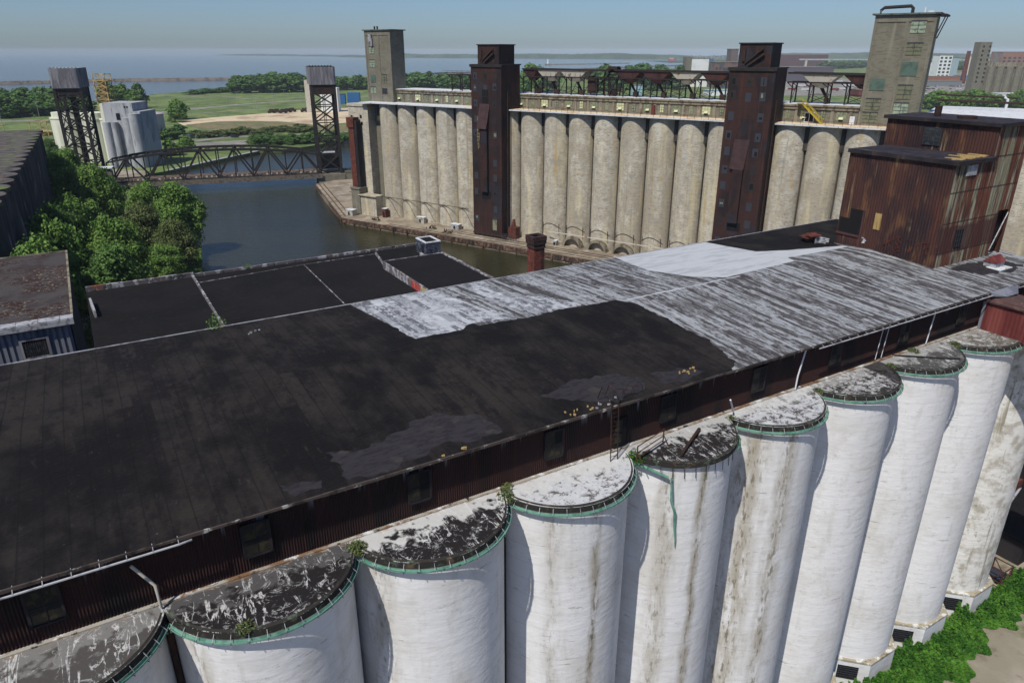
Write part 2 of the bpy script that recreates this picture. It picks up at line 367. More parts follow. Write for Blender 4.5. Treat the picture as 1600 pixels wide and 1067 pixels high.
COAT_S = mat('smooth_grey_roof_membrane', lin('#aeb1b4'), .85, [
    dict(col=lin('#9a9da0'), s=.8, st=(.4, 2, 1), lo=.48, hi=.62, det=5, a=.8),
    dict(col=lin('#85878a'), k='brick', s=.25, ms=.006, bw=2.0, rh=.5, lo=.5, hi=1.0, a=.5)], bump=.1, rnd=False, spec=.15)
HROOF = mat('headhouse_roofing', lin('#36333a'), .9, [dict(col=lin('#232124'), s=1.0, st=(1, 2.5, 1), lo=.45, hi=.62, det=6), dict(col=lin('#4c4745'), s=.7, lo=.55, hi=.7, det=6)], bump=.2, rnd=False, spec=.12)
FADED = mat('faded_roof_patch', lin('#302e31'), .9, [dict(col=lin('#262427'), s=1.6, st=(1, 2.5, 1), lo=.45, hi=.62, det=6), dict(col=lin('#3d3936'), s=.7, lo=.55, hi=.7, det=6)], bump=.2, rnd=False, spec=.12)
COPPER = mat('green_copper_gutter', lin('#6b9786'), .7, [dict(col=lin('#4f7c6c'), s=1.5, lo=.48, hi=.62), dict(col=lin('#2f3f38'), s=2.2, lo=.6, hi=.7)])
FASCIA = mat('mossy_dark_cap_edge', lin('#2c2a26'), .9, [dict(col=lin('#4a5648'), s=2.0, st=(1, 1, 1), lo=.55, hi=.66), dict(col=lin('#5a4a3a'), s=1.3, lo=.58, hi=.68)])
LEDGE = mat('chipped_ledge', lin('#9a917c'), .9, [dict(col=lin('#c9c8c2'), s=1.5, lo=.5, hi=.62), dict(col=lin('#6f6553'), s=2.0, lo=.55, hi=.66)], bump=.4)
BRICK = mat('old_red_brick', lin('#5e3128'), .9, [
    dict(col=lin('#8a4536'), s=2.5, lo=.5, hi=.66, det=6), dict(col=lin('#3a2422'), s=.6, lo=.5, hi=.65),
    dict(col=lin('#b8a898'), s=5, lo=.66, hi=.72, det=5), dict(col=lin('#2e2321'), k='wave', dir='Z', s=2.2, lo=.9, hi=1, a=.5)], bump=.4, bscale=5)
GREYPAINT = mat('blue_grey_ribbed_siding', lin('#777981'), .7, [dict(col=lin('#5f616a'), s=.8, st=(1, 1, .15), lo=.46, hi=.62), dict(col=lin('#70737a'), s=1.2, st=(1, 1, .1), lo=.6, hi=.7)])
DARKWALL = mat('dark_tarred_wall', lin('#2a2628'), .85, [dict(col=lin('#1b191c'), s=.4, st=(1, 1, .3), lo=.45, hi=.6), dict(col=lin('#4a3a35'), s=1.0, st=(1, 1, .08), lo=.62, hi=.7)])
MOSSROOF = mat('mossy_gravel_roof', lin('#474342'), .95, [
    dict(col=lin('#3d3838'), s=.3, lo=.45, hi=.6, det=6),
    dict(col=lin('#33211d'), s=1.8, st=(.7, 1.5, 1), lo=.47, hi=.55, det=8, x=dict(s=.09, lo=.44, hi=.52, det=3)),
    dict(col=lin('#857c68'), s=3.0, lo=.585, hi=.63, det=8, x=dict(s=.09, lo=.46, hi=.54, det=3))], bump=.6, bscale=4, rnd=False, spec=.1)
METALTRIM = mat('pale_metal_flashing', lin('#a2a2a5'), .5, [dict(col=lin('#77767a'), s=2.0, lo=.48, hi=.62), dict(col=lin('#5d4c44'), s=1.2, lo=.62, hi=.7)])
GLASS = mat('dark_window_glass', lin('#22262a'), .15, [dict(col=lin('#3d4448'), s=2.0, lo=.5, hi=.6)], spec=.6)
DARK = mat('black_interior', lin('#121113'), .95)
DIMWIN = mat('grimy_dark_pane', lin('#201d18'), .8, [dict(col=lin('#38331f'), s=2.0, lo=.5, hi=.6)])
OLIVE = mat('olive_steel_window', lin('#7f8468'), .5, [dict(col=lin('#5f6350'), s=1.5, lo=.48, hi=.6)], spec=.5)
PALEWIN = mat('pale_vent_panel', lin('#b9bb94'), .6)
GREENB = mat('green_boarding', lin('#506459'), .7, [dict(col=lin('#44574d'), s=.7, lo=.48, hi=.6)])
GRILL = mat('window_bars', lin('#33363d'), .6)
ROOFW = mat('white_roof_membrane', lin('#c9cccf'), .8, [dict(col=lin('#a9aba8'), s=.8, lo=.5, hi=.66), dict(col=lin('#7f7568'), s=1.2, lo=.62, hi=.72)])
WALK = mat('rust_stained_walkway', lin('#d5cdb6'), .85, [
    dict(col=lin('#b98746'), s=.45, st=(.5, 2.0, 1), lo=.46, hi=.6, det=4, a=.95), dict(col=lin('#8a5a30'), s=1.5, lo=.6, hi=.7, det=5),
    dict(col=lin('#dcdcd8'), s=.8, lo=.62, hi=.7)])
CREAM = mat('cream_painted_steel', lin('#b5b0a2'), .7, [dict(col=lin('#8a5a3c'), s=.8, lo=.56, hi=.66)])
YELLOW = mat('yellow_paint', lin('#b09c28'), .6, [dict(col=lin('#8a7a30'), s=1.0, lo=.5, hi=.65)])
YELLOW_O = mat('faded_yellow_steel', lin('#b09a66'), .7, [dict(col=lin('#6e5638'), s=.5, lo=.5, hi=.62)])
BLUE = mat('blue_paint', lin('#2b5d8f'), .5)
REDP = mat('dull_red_siding', lin('#5e2a28'), .75, [
    dict(col=lin('#7a403b'), s=1.2, st=(1, 1, .15), lo=.45, hi=.62, a=.8), dict(col=lin('#471f1f'), s=.8, st=(1, 1, .1), lo=.6, hi=.7)], bump=.15)
REDROOF = mat('brown_rolled_roofing', lin('#4a3835'), .9, [dict(col=lin('#5e4a44'), s=1.2, lo=.48, hi=.62), dict(col=lin('#8a8078'), s=4, lo=.68, hi=.7)])
PIPEW = mat('white_pipe', lin('#c9ccd0'), .4)
RAILR = mat('rusty_red_railing', lin('#4a2a23'), .7)
WOODP = mat('pale_plywood', lin('#a58c5a'), .8, [dict(col=lin('#8a6f40'), s=2, st=(6, 6, .3), lo=.5, hi=.6)])
GRASS_M = mat('grass', lin('#526332'), .95, [
    dict(col=lin('#6a7a44'), s=.03, lo=.42, hi=.6, det=6), dict(col=lin('#7f7a52'), s=.05, lo=.56, hi=.68, det=6), dict(col=lin('#35452a'), s=.08, lo=.55, hi=.68, det=6)], rnd=False)
SOIL = mat('pale_dirt_ground', lin('#827b6b'), .95, [
    dict(col=lin('#989082'), s=.06, lo=.45, hi=.6, det=6), dict(col=lin('#6a6050'), s=.35, lo=.5, hi=.66, det=8), dict(col=lin('#5b5f3a'), s=.09, lo=.58, hi=.68, det=6)], bump=.4, bscale=1.5, rnd=False)
QUAYM = mat('quay_concrete', lin('#8d8270'), .95, [
    dict(col=lin('#74695a'), s=.12, lo=.45, hi=.6, det=6), dict(col=lin('#a3988a'), s=.3, lo=.55, hi=.66, det=6), dict(col=lin('#6a4f3c'), s=.5, st=(.2, 1, 1), lo=.6, hi=.68)], bump=.3, rnd=False)
QUAYW = mat('quay_timber_wall', lin('#4d3c30'), .9, [dict(col=lin('#7b5f50'), s=.8, lo=.5, hi=.62), dict(col=lin('#2b2320'), s=1.2, st=(1, 1, .2), lo=.5, hi=.62)])
ASPH = mat('asphalt', lin('#77736c'), .95, [dict(col=lin('#8a867c'), s=.1, lo=.45, hi=.6, det=5)], rnd=False)
SAND = mat('pale_sand', lin('#c2b193'), .95, [dict(col=lin('#a08b70'), s=.04, lo=.48, hi=.62, det=6), dict(col=lin('#cfc2a8'), s=.1, lo=.55, hi=.68, det=5)], bump=.3, bscale=.3, rnd=False)
REED = mat('dry_reeds', lin('#75694a'), .95, [dict(col=lin('#54603a'), s=.08, lo=.45, hi=.6, det=6), dict(col=lin('#8f8063'), s=.3, lo=.55, hi=.66, det=6)], rnd=False)
STONE = mat('breakwater_stone', lin('#6a6259'), .95, [dict(col=lin('#4c463f'), s=.1, lo=.5, hi=.6)], rnd=False)
FARWHITE = mat('white_building_wall', lin('#dcdedc'), .8, [dict(col=lin('#cfd1cf'), s=.1, lo=.5, hi=.65)])
FARRED = mat('red_brown_cladding', lin('#5e2c2b'), .8, [dict(col=lin('#6b3634'), s=.1, st=(1, 1, .2), lo=.5, hi=.65)])
TAR = mat('drip_stain_rust', lin('#7a4c2c'), .9)
def leafmat(name, a, b, s=.5):
    m = mat(name, lin(a), .75, [dict(col=lin(b), s=s, lo=.42, hi=.6, det=3), dict(col=tuple(list(np.array(lin(b)[:3]) * 1.35) + [1]), s=2.3, lo=.56, hi=.68, det=2, a=.7)], spec=.2)
    nt = m.node_tree; P = nt.nodes['Principled BSDF']; out = nt.nodes['Material Output']
    t = nt.nodes.new('ShaderNodeBsdfTranslucent'); mx = nt.nodes.new('ShaderNodeMixShader'); mx.inputs[0].default_value = .28
    src = P.inputs['Base Color'].links[0].from_socket
    nt.links.new(src, t.inputs[0]); nt.links.new(P.outputs[0], mx.inputs[1]); nt.links.new(t.outputs[0], mx.inputs[2]); nt.links.new(mx.outputs[0], out.inputs[0])
    return m
LEAF_A = leafmat('bright_leaves', '#547434', '#739248')
LEAF_B = leafmat('olive_leaves', '#55623a', '#6b7646')
LEAF_C = leafmat('dark_leaves', '#486433', '#5d7d40')
LEAF_W = leafmat('weed_leaves', '#34601c', '#54822c', .5)
BARK = mat('bark', lin('#4d4338'), .95)
# water
RIVER = mat('turbid_river_water', lin('#26271a'), .16, [dict(col=lin('#2f2d1b'), s=.015, lo=.4, hi=.6, det=3)], rnd=False, spec=.14)
WATER = mat('river_water', lin('#2b2c1c'), .12, [dict(col=lin('#35331f'), s=.01, lo=.4, hi=.6)], rnd=False, spec=.5)
def water_bump(m, s1, s2, strength):
    nt = m.node_tree; N = nt.nodes; L = nt.links; P = N['Principled BSDF']; tc = [n for n in N if n.type == 'TEX_COORD'][0]
    mp = N.new('ShaderNodeMapping'); mp.inputs['Scale'].default_value = (1, 1.8, 1); mp.inputs['Rotation'].default_value = (0, 0, .5); L.new(tc.outputs['Object'], mp.inputs[0])
    a = N.new('ShaderNodeTexNoise'); a.inputs['Scale'].default_value = s1; a.inputs['Detail'].default_value = 5
    b = N.new('ShaderNodeTexNoise'); b.inputs['Scale'].default_value = s2; b.inputs['Detail'].default_value = 3
    L.new(mp.outputs[0], a.inputs['Vector']); L.new(mp.outputs[0], b.inputs['Vector'])
    ad = N.new('ShaderNodeMath'); ad.operation = 'ADD'; L.new(a.outputs[0], ad.inputs[0]); L.new(b.outputs[0], ad.inputs[1])
    bp = N.new('ShaderNodeBump'); bp.inputs['Strength'].default_value = strength; bp.inputs['Distance'].default_value = .5
    L.new(ad.outputs[0], bp.inputs['Height']); L.new(bp.outputs[0], P.inputs['Normal'])
water_bump(WATER, .6, .15, .28)
water_bump(RIVER, .7, .18, .35)

# ================================================================ setting: water, land, shores
def land(name, pts, z0, z1, m, **k):
    mb = MB(); mb.prism(pts, z0, z1); return solo(name, mb, m, None, None, kind='structure', **k)
def P2(*pp): return [site(x, y, z)[:2] for x, y, z in [(p + (2.0,))[:3] for p in pp]]
def sheet(name, pts, z, m, kind='structure', **k):
    mb = MB(); mb.add([(x, y, z) for x, y in pts], [tuple(range(len(pts)))]); return solo(name, mb, m, None, None, kind=kind, **k)
sheet('water', [(-26000, -3000), (26000, -3000), (26000, 26000), (-26000, 26000)], 0.0, WATER)
sheet('river_water', [(-2500, -700), (2500, -700), (2500, 760), (-2500, 760)], 0.03, RIVER)
# near bank: everything this side of the river
near = [(900, -600), (900, -560), (330, -70), (240, 0), (60, 118), (-9, 163), (-60, 178), (-104, 212), (-131, 255), (-150, 300), (-176, 331), (-190, 372),
        (-196, 392), (-900, 600), (-900, -600)]
land('ground', near, -6, 2.0, SOIL)
# yard in front of the white silos is a little higher
yard = [W.w(-60, 40)[:2], W.w(-60, -60)[:2], W.w(180, -60)[:2], W.w(180, 40)[:2]]
sheet('yard_ground', yard, 3.6, SOIL)
far = [(-1800, 700), (-700, 470), (-190, 372.5), (-196, 393)] + P2((226, 273), (262, 267), (330, 252), (405, 235), (440, 234), (480, 229), (520, 222), (545, 214)) + \
      [(-60, 560), (200, 560), (520, 330), (1200, 60), (3500, 900), (9000, 3600)] + P2((1340, 97), (1200, 101), (1060, 107), (950, 110), (860, 113), (740, 117), (600, 119), (480, 121), (372, 126), (362, 140), (300, 143), (240, 147), (222, 152), (222, 160), (205, 163), (180, 158), (100, 157), (0, 159)) + [(-1500, 1000), (-2400, 1100)]
land('park_land', far, -6, 1.9, GRASS_M)
isl = [C.w(*p)[:2] for p in [(-69.6, 30.5), (-40, 9.5), (-5.3, -13.9), (0, -16), (300, -16), (300, 90), (40, 90), (-40, 88), (-72, 58)]]
land('quay', isl, -6, 2.0, QUAYM)
# hills and far shores
def ridge(name, p0, p1, h, depth, seed, m, n=240):
    rnd = random.Random(seed); mb = MB(); vs = []; hh = 0
    ph = [rnd.uniform(0, 6.28) for _ in range(6)]
    for i in range(n + 1):
        t = i / n; x = p0[0] + (p1[0] - p0[0]) * t; y = p0[1] + (p1[1] - p0[1]) * t
        e = min(1, 8 * t, 8 * (1 - t)) if True else 1
        k = (.75 + .12 * math.sin(9 * t + ph[0]) + .1 * math.sin(31 * t + ph[1]) + .07 * rnd.uniform(-1, 1)) * max(.12, e)
        for dy, q in ((0, 0.02), (depth * .02, .8), (depth * .5, 1.0), (depth, .5)):
            vs.append((x, y + dy, h * k * q))
    fs = [(4 * i + j, 4 * (i + 1) + j, 4 * (i + 1) + j + 1, 4 * i + j + 1) for i in range(n) for j in range(3)]
    mb.add(vs, fs); return solo(name, mb, m, None, None, kind='structure')
FOREST = mat('far_woods', lin('#3c4d30'), .95, [dict(col=lin('#2b3a26'), s=.004, lo=.4, hi=.6, det=8)], rnd=False)
ridge('distant_shore', (-1900, 8300), (1900, 6000), 44, 1500, 3, FOREST)
ridge('distant_shore', (-4700, 12000), (-1650, 8700), 22, 1200, 6, FOREST)
ridge('distant_shore', (1500, 6200), (9500, 5200), 62, 1500, 4, FOREST)
ridge('wooded_hills', (900, 4300), (7000, 3700), 30, 900, 5, FOREST)

# sheets laid on the land
def strip(name, pts, wd, z, m):
    a = []; b = []
    for i, p in enumerate(pts):
        q0 = pts[max(0, i - 1)]; q1 = pts[min(len(pts) - 1, i + 1)]; dx, dy = q1[0] - q0[0], q1[1] - q0[1]; l = math.hypot(dx, dy)
        a.append((p[0] - dy / l * wd / 2, p[1] + dx / l * wd / 2)); b.append((p[0] + dy / l * wd / 2, p[1] - dx / l * wd / 2))
    mb = MB(); vs = [(x, y, z) for x, y in a] + [(x, y, z) for x, y in b]; n = len(a)
    mb.add(vs, [(i, i + 1, n + i + 1, n + i) for i in range(n - 1)]); return solo(name, mb, m, None, None, kind='structure')
strip('road', P2((-200, 195), (0, 190), (110, 187), (200, 181), (285, 172), (380, 163), (470, 157), (570, 152), (700, 145)), 16, 1.915, ASPH)
strip('road', P2((250, 181), (330, 176), (420, 170)), 5, 1.92, ASPH)
strip('path', P2((230, 150), (246, 149), (300, 151), (350, 151), (395, 155), (500, 152)), 7, 1.918, ASPH)
sheet('sand_ground', P2((275, 190), (330, 184), (430, 176), (480, 171), (560, 168), (600, 178), (560, 190), (500, 196), (440, 190), (380, 190), (330, 196), (285, 196)), 1.93, SAND)
sheet('reed_ground', P2((290, 195), (340, 190), (388, 189), (440, 190), (500, 196), (560, 196), (560, 206), (470, 202), (400, 202), (330, 207)), 1.945, REED)
sheet('inlet_water', P2((285, 210), (340, 206), (400, 207), (400, 210), (330, 216), (290, 217)), 1.96, WATER)
strip('road', P2((225, 226), (300, 221), (360, 214), (430, 213), (500, 209), (560, 205)), 9, 1.95, ASPH)
sheet('wharf_apron', P2((262, 232), (300, 224), (385, 219), (388, 227), (300, 232)), 1.965, ASPH)
strip('wharf_kerb', P2((262, 266), (330, 251), (404, 235.5)), 3.0, 1.99, METALTRIM)
sheet('car_park', P2((1440, 160), (1440, 138), (1500, 128), (1560, 128), (1560, 160)), 1.93, ASPH)
sheet('storage_yard', P2((1180, 150), (1340, 150), (1420, 128), (1300, 122), (1180, 128)), 1.93, ASPH)
# breakwaters
def bw(pts, wd, h, lab):
    mb = MB(); rnd = random.Random(len(pts) + int(wd)); n = 60; a = []
    P = [site(x, y, 0) for x, y in pts]
    for s in range(len(P) - 1):
        for i in range(n): t = i / n; a.append([P[s][j] + (P[s + 1][j] - P[s][j]) * t for j in (0, 1)])
    vs = []
    for x, y in a:
        for dy, q in ((-wd / 2, 0), (-wd / 4, 1), (wd / 4, 1), (wd / 2, 0)): vs.append((x, y + dy, h * q * rnd.uniform(.8, 1.15)))
    mb.add(vs, [(4 * i + j, 4 * i + 4 + j, 4 * i + 5 + j, 4 * i + 1 + j) for i in range(len(a) - 1) for j in range(3)])
    return solo('breakwater', mb, STONE, lab, 'breakwater')
bw([(-300, 139), (0, 132), (200, 127), (372, 125)], 26, 5, 'long low stone breakwater crossing the lake behind the left bridge tower')
bw([(620, 119), (700, 115), (745, 114)], 10, 3.5, 'stone breakwater behind the left end of the steel conveyor frame')
bw([(865, 111), (980, 106), (1070, 103)], 14, 4, 'dark breakwater slanting behind the tall white building')
bw([(852, 102), (900, 101.2), (985, 99.6)], 30, 4, 'thin breakwater running out from the small lighthouse')

# ================================================================ white elevator with the long roof
ZR, VC, SR, PU = 37.95, 1.6, 4.5, 9.15
EZ = 4.0
wel = thing('grain_elevator', 'foreground white grain elevator with round silos below a wide black and white roof', 'grain elevator', W, (33, 0, EZ))
def capmat(k, dark, white, thr, wall=1.0, extra=()):
    L = [dict(col=lin(white), s=1.9, st=(.8, 1, 1), lo=thr - .01, hi=thr + .06, det=13, rg=.78, a=.95, off=(k * 7.3, k * 3.1, 0)),
         dict(col=lin(dark), s=.7, lo=.6, hi=.72, det=6, a=.7, off=(k, 2 * k, 0)),
         dict(col=lin('#bdbdbb'), k='coord', ax=1, jit=5.0, s=1.6, lo=1.9, hi=2.6, a=.9 * wall),
         dict(col=lin('#8a6a44'), k='coord', ax=1, jit=.9, s=2.0, lo=1.18, hi=1.45, a=.8),
         dict(col=lin('#c4c4c2'), k='vein', s=.8, st=(1.6, .35, 1), det=7, dis=.6, lo=.022, hi=.004, a=.85, x=dict(s=1.2, lo=.44, hi=.56, det=6)), dict(col=lin('#b4b4b2'), k='vein', s=1.1, det=8, dis=.8, lo=.014, hi=.002, a=.7, off=(3, 3, 0), x=dict(s=1.0, lo=.46, hi=.56, det=6))] + list(extra)
    return mat('silo_cap_surface', lin(dark), .92, L, bump=.4, bscale=3, rnd=False, spec=.12)
CAPS = {
    -2: ('#5b5856', '#8f8f8e', .62, .8), -1: ('#4b4846', '#8f8e8c', .62, .25), 0: ('#232021', '#bdbdbd', .61, .12), 1: ('#242122', '#c4c4c4', .57, 1.0),
    2: ('#5b5654', '#b9bbbd', .43, 1.0), 3: ('#272324', '#bcbcba', .59, .8), 4: ('#494543', '#b3b5b8', .46, .8),
    5: ('#2c2929', '#a6a6a6', .50, .5), 6: ('#4a4948', '#8b8a88', .60, .5), 7: ('#5c564e', '#adafb0', .52, .3), 8: ('#55504a', '#8a8a88', .55, .3)}
LAB = {-2: 'white silo cut by the left edge', -1: 'white silo with a grey weathered cap at the bottom left corner', 0: 'white silo with a black cap crossed by white cracks, left of the weedy valley',
       1: 'white silo with a scratched black cap and a broad white strip behind it', 2: 'white silo with a nearly all white cap', 3: 'white silo with a black patch on its cap and a broken hanging gutter',
       4: 'white silo with a pale cap and dark specks along the rim', 5: 'white silo whose cap is half white half black', 6: 'white silo with a plain grey cap split by one dark line',
       7: 'white silo with a mottled brown and white cap beside the red gallery', 8: 'stained white silo at the far end under the red gallery'}
def arc(uc, r, z, a0, a1, n): return [(uc + r * math.cos(a0 + (a1 - a0) * i / n), VC + r * math.sin(a0 + (a1 - a0) * i / n), z) for i in range(n + 1)]
GROUT = 4.86
REST = MB()
WM = {2: whitemat([(22.75 - 33, .4, .9), (20.2 - 33, .5, .4)], .55), 3: whitemat([(31.4 - 33, .45, .9), (29.2 - 33, .6, .6)], .65), 4: whitemat([(37.8 - 33, .9, .8), (39.9 - 33, .7, .8)], .9), 1: whitemat([(9.9 - 33, .5, .6)], .55), 0: whitemat([(1.0 - 33, .5, .6)], .6)}
for k in range(-2, 9):
    uc = 4.575 + PU * k
    mb = MB(); mb.cyl(uc, VC, SR, EZ - .4, 37.7, 96, caps=False)
    silo = part('silo', mb, WHITE_DIRTY if k == 8 else (WM[k] if k in WM else WHITE), wel, LAB[k], smooth=True)
    # octagonal footing
    if k >= 2:
        ap = 4.72; oc = [(uc + ap / math.cos(R(22.5)) * math.cos(R(22.5 + 45 * i)), VC + ap / math.cos(R(22.5)) * math.sin(R(22.5 + 45 * i))) for i in range(8)]
        mb = MB(); mb.prism(oc, EZ - .4, 6.55); fo = part('footing', mb, WHITE, silo)
        mb = MB(); ap2 = ap + .06; oc2 = [(uc + ap2 / math.cos(R(22.5)) * math.cos(R(22.5 + 45 * i)), VC + ap2 / math.cos(R(22.5)) * math.sin(R(22.5 + 45 * i))) for i in range(8)]
        mb.prism(oc2, 6.55, 6.75); part('footing_ledge', mb, LEDGE, silo)
        # barred window in the slanting left face
        a = R(225); cx, cy = uc + ap * math.cos(a), VC + ap * math.sin(a)
        mb = MB(); mb.box(cx - .02, cx + .05, cy - .95, cy + .95, 4.45, 6.0, rot=(cx, cy, a)); part('footing_window', mb, DARK, silo)
        mb = MB()
        for q in range(6): mb.box(cx + .05, cx + .09, cy - .95, cy + .95, 4.45 + q * .27, 4.5 + q * .27, rot=(cx, cy, a))
        part('window_bars', mb, GRILL, silo)
    rc = 4.74; va = math.asin((PU / 2) / rc); dv = math.sqrt(rc * rc - (PU / 2) ** 2)
    a0 = -math.pi / 2 - va; a1 = -math.pi / 2 + va
    if k == 8: a1 = 0.2
    pl = [(uc - PU / 2, 1.05)] + [p[:2] for p in arc(uc, rc, 0, a0, a1, 40)] + [(uc + PU / 2, 1.05)]
    mb = MB(); mb.prism(pl, 37.64, lambda x, y: ZR + .04 * (y + 3) / 4)
    d, w_, th, wl_ = CAPS[k]
    ex = []
    if k == 2: ex = [dict(col=lin('#2b2726'), s=1.2, lo=.60, hi=.64, det=8, a=.95, x=dict(k='coord', ax=1, jit=.8, s=1, lo=-1.4, hi=-2.1))]
    if k == 4: ex = [dict(col=lin('#2f2c2c'), s=1.6, st=(1, .5, 1), lo=.60, hi=.65, det=8, a=.9, x=dict(k='coord', ax=0, jit=3, s=.6, lo=9.0, hi=11.5))]
    if k == 5: ex = [dict(col=lin('#231f20'), k='coord', ax=0, jit=5.0, s=.9, st=(1, .15, 1), lo=21.5, hi=22.3, a=.9)]
    if k == 6: ex = [dict(col=lin('#1d1b1b'), k='wave', dir='X', s=.05, lo=.99, hi=1.0, a=0.0)]
    part('silo_cap', mb, capmat(k, d, w_, th, wl_, ex), silo)
    # dark upstand along the cap edge
    mb = MB(); A = arc(uc, rc + .005, 37.58, a0, a1, 48); Bq = arc(uc, rc + .005, 37.94, a0, a1, 48); Cq = arc(uc, rc - .16, 38.02, a0 + .02, a1 - .02, 48); n = 49
    mb.add(A + Bq + Cq, [(i, i + 1, n + i + 1, n + i) for i in range(48)] + [(n + i, n + i + 1, 2 * n + i + 1, 2 * n + i) for i in range(48)])
    part('cap_edge', mb, FASCIA, silo)
    # half round gutter with straps
    g0, g1 = -math.pi / 2 - math.asin((PU / 2) / 4.87), -math.pi / 2 + math.asin((PU / 2) / 4.87)
    if k == 8: g1 = .2
    segs = [(g0, g1)]
    if k == 3: segs = [(g0, g0 + .52), (g0 + 1.78, g1)]
    for s0, s1 in segs:
        mb = MB(); N_ = max(6, int(48 * (s1 - s0) / (g1 - g0)))
        prof = [(-.09, .04), (-.09, -.06), (-.03, -.12), (.03, -.12), (.09, -.06), (.09, .04), (.07, .04), (.02, -.08), (-.05, -.07)]
        vs = []; m_ = len(prof)
        for i in range(N_ + 1):
            t = s0 + (s1 - s0) * i / N_
            sag = (-.5 * (1 - abs(i / N_)) * 0 - .55 * (i / N_) ** 2) if (k == 3 and s0 == g0) else 0
            for pr_, pz in prof: vs.append((uc + (GROUT + pr_) * math.cos(t), VC + (GROUT + pr_) * math.sin(t), 37.52 + pz + sag))
        mb.add(vs, [(i * m_ + j, i * m_ + (j + 1) % m_, (i + 1) * m_ + (j + 1) % m_, (i + 1) * m_ + j) for i in range(N_) for j in range(m_)])
        part('gutter', mb, COPPER, silo)
    for i in range(15):
        t = g0 + (g1 - g0) * (i + .5) / 15; mb = MB()
        if k == 3 and g0 + .52 < t < g0 + 1.78:
            q = (uc + 4.6 * math.cos(t), VC + 4.6 * math.sin(t)); mb.bar((q[0], q[1], 37.5), (q[0] * 1.0, q[1] - .05, 36.75), .018)
        else:
            pi_ = lambda r_, z_: (uc + r_ * math.cos(t), VC + r_ * math.sin(t), z_)
            mb.tube([pi_(4.64, 37.97), pi_(4.97, 37.58), pi_(4.97, 37.36), pi_(4.5, 37.38)], .018, 4)
        if 0 <= k <= 5: part('gutter_strap', mb, METALTRIM if k != 3 else STEEL_R, silo)
        else: REST.add(mb.v, mb.f)
    if k == 3:
        t = g0 + .56; x_, y_ = uc + 4.78 * math.cos(t), VC + 4.78 * math.sin(t)
        mb = MB(); mb.tube([(x_, y_, 36.9), (x_ - .02, y_ - .1, 36.0), (x_ + .05, y_ - .12, 35.2), (x_ + .35, y_ - .22, 34.3), (x_ + .45, y_ - .2, 33.2), (x_ + .62, y_ - .25, 32.0), (x_ + .65, y_ - .25, 31.4)], [.06, .08, .09, .09, .08, .05, .02], 5)
        part('hanging_gutter', mb, COPPER, silo, 'twisted piece of green gutter hanging down the silo')
        mb = MB(); mb.box(uc - 2.2, uc + 1.6, -.9, -.72, 38.06, 38.26, rot=(uc, -.8, .5)); part('loose_rail', mb, STEEL_R, silo, 'rusty bar lying across the black cap')
    if k == 6:
        mb = MB(); mb.tube([(uc - 2.6, 1.0, 38.06), (uc - .3, -.9, 38.05), (uc + 1.6, -2.4, 38.05)], .07, 5); part('seam_strip', mb, DARKWALL, silo)
for u_, m_ in ((0, STEEL_R), (2 * PU, STEEL), (8 * PU, STEEL)):
    mb = MB(); mb.tube([(u_, .62, 37.2), (u_, .62, 5)], .17, 10); part('downpipe', mb, m_, wel)

part('gutter_straps', REST, METALTRIM, wel, kind='stuff')
# body behind the silos, gallery wall, windows
UL, UR = -34.0, 84.6
NE, FE, RI, VR = .45, 27.4, 42.42, 13.9
def rz(v): return RI - (VR - v) * (RI - 41.6) / (VR - NE) if v < VR else RI - (v - VR) * (RI - 41.6) / (FE - VR)
mb = MB(); mb.box(UL, UR - .3, 4.2, 26.9, EZ - .4, 41.3); part('rear_wall', mb, DARKWALL, wel)
mb = MB(); mb.box(UL, UR - .3, 1.35, 4.3, 37.0, 41.3); part('gallery_core', mb, DARK, wel)
WU = [-12.5, -4.38, 4.52, 13.22, 22.11, 31.31, 40.1, 48.85, 57.88, 66.69]
mb = MB(); mb.corr(UL, UR - .2, 1.08, 37.9, 41.52, .14, .026); part('gallery_wall', mb, RUST_D, wel)
mb = MB()
mb.box(UL, UR, .84, 1.12, 37.92, 38.06)
part('wall_flashing', mb, mat('stained_wall_foot', lin('#9b968c'), .9, [dict(col=lin('#6b4a2c'), s=1.2, st=(.5, 1, 1), lo=.48, hi=.6, det=8, a=.9), dict(col=lin('#2a2422'), s=1.6, lo=.56, hi=.62, det=8), dict(col=lin('#c8c8c6'), s=.8, lo=.58, hi=.64, det=8)], bump=.3), wel)
for u_ in WU:
    mb = MB(); mb.box(u_ - .62, u_ + .62, .94, 1.02, 39.0, 40.75); f = part('window', mb, DARK, wel)
    mb = MB()
    for x0, x1, z0, z1 in ((-.7, -.58, 38.9, 40.85), (.58, .7, 38.9, 40.85), (-.7, .7, 40.75, 40.85), (-.7, .7, 38.9, 39.0), (-.03, .03, 39, 40.75), (-.6, .6, 39.85, 39.91)):
        mb.box(u_ + x0, u_ + x1, .90, .97, z0, z1)
    part('window_frame', mb, DARKWALL, f)
    mb = MB(); rr = random.Random(int(u_ * 10))
    for qx in (-.58, .03):
        for qz in (39.05, 39.92):
            if rr.random() < .7: mb.box(u_ + qx, u_ + qx + .55, .925, .935, qz, qz + .78)
    if mb.v: part('window_pane', mb, DIMWIN, f)
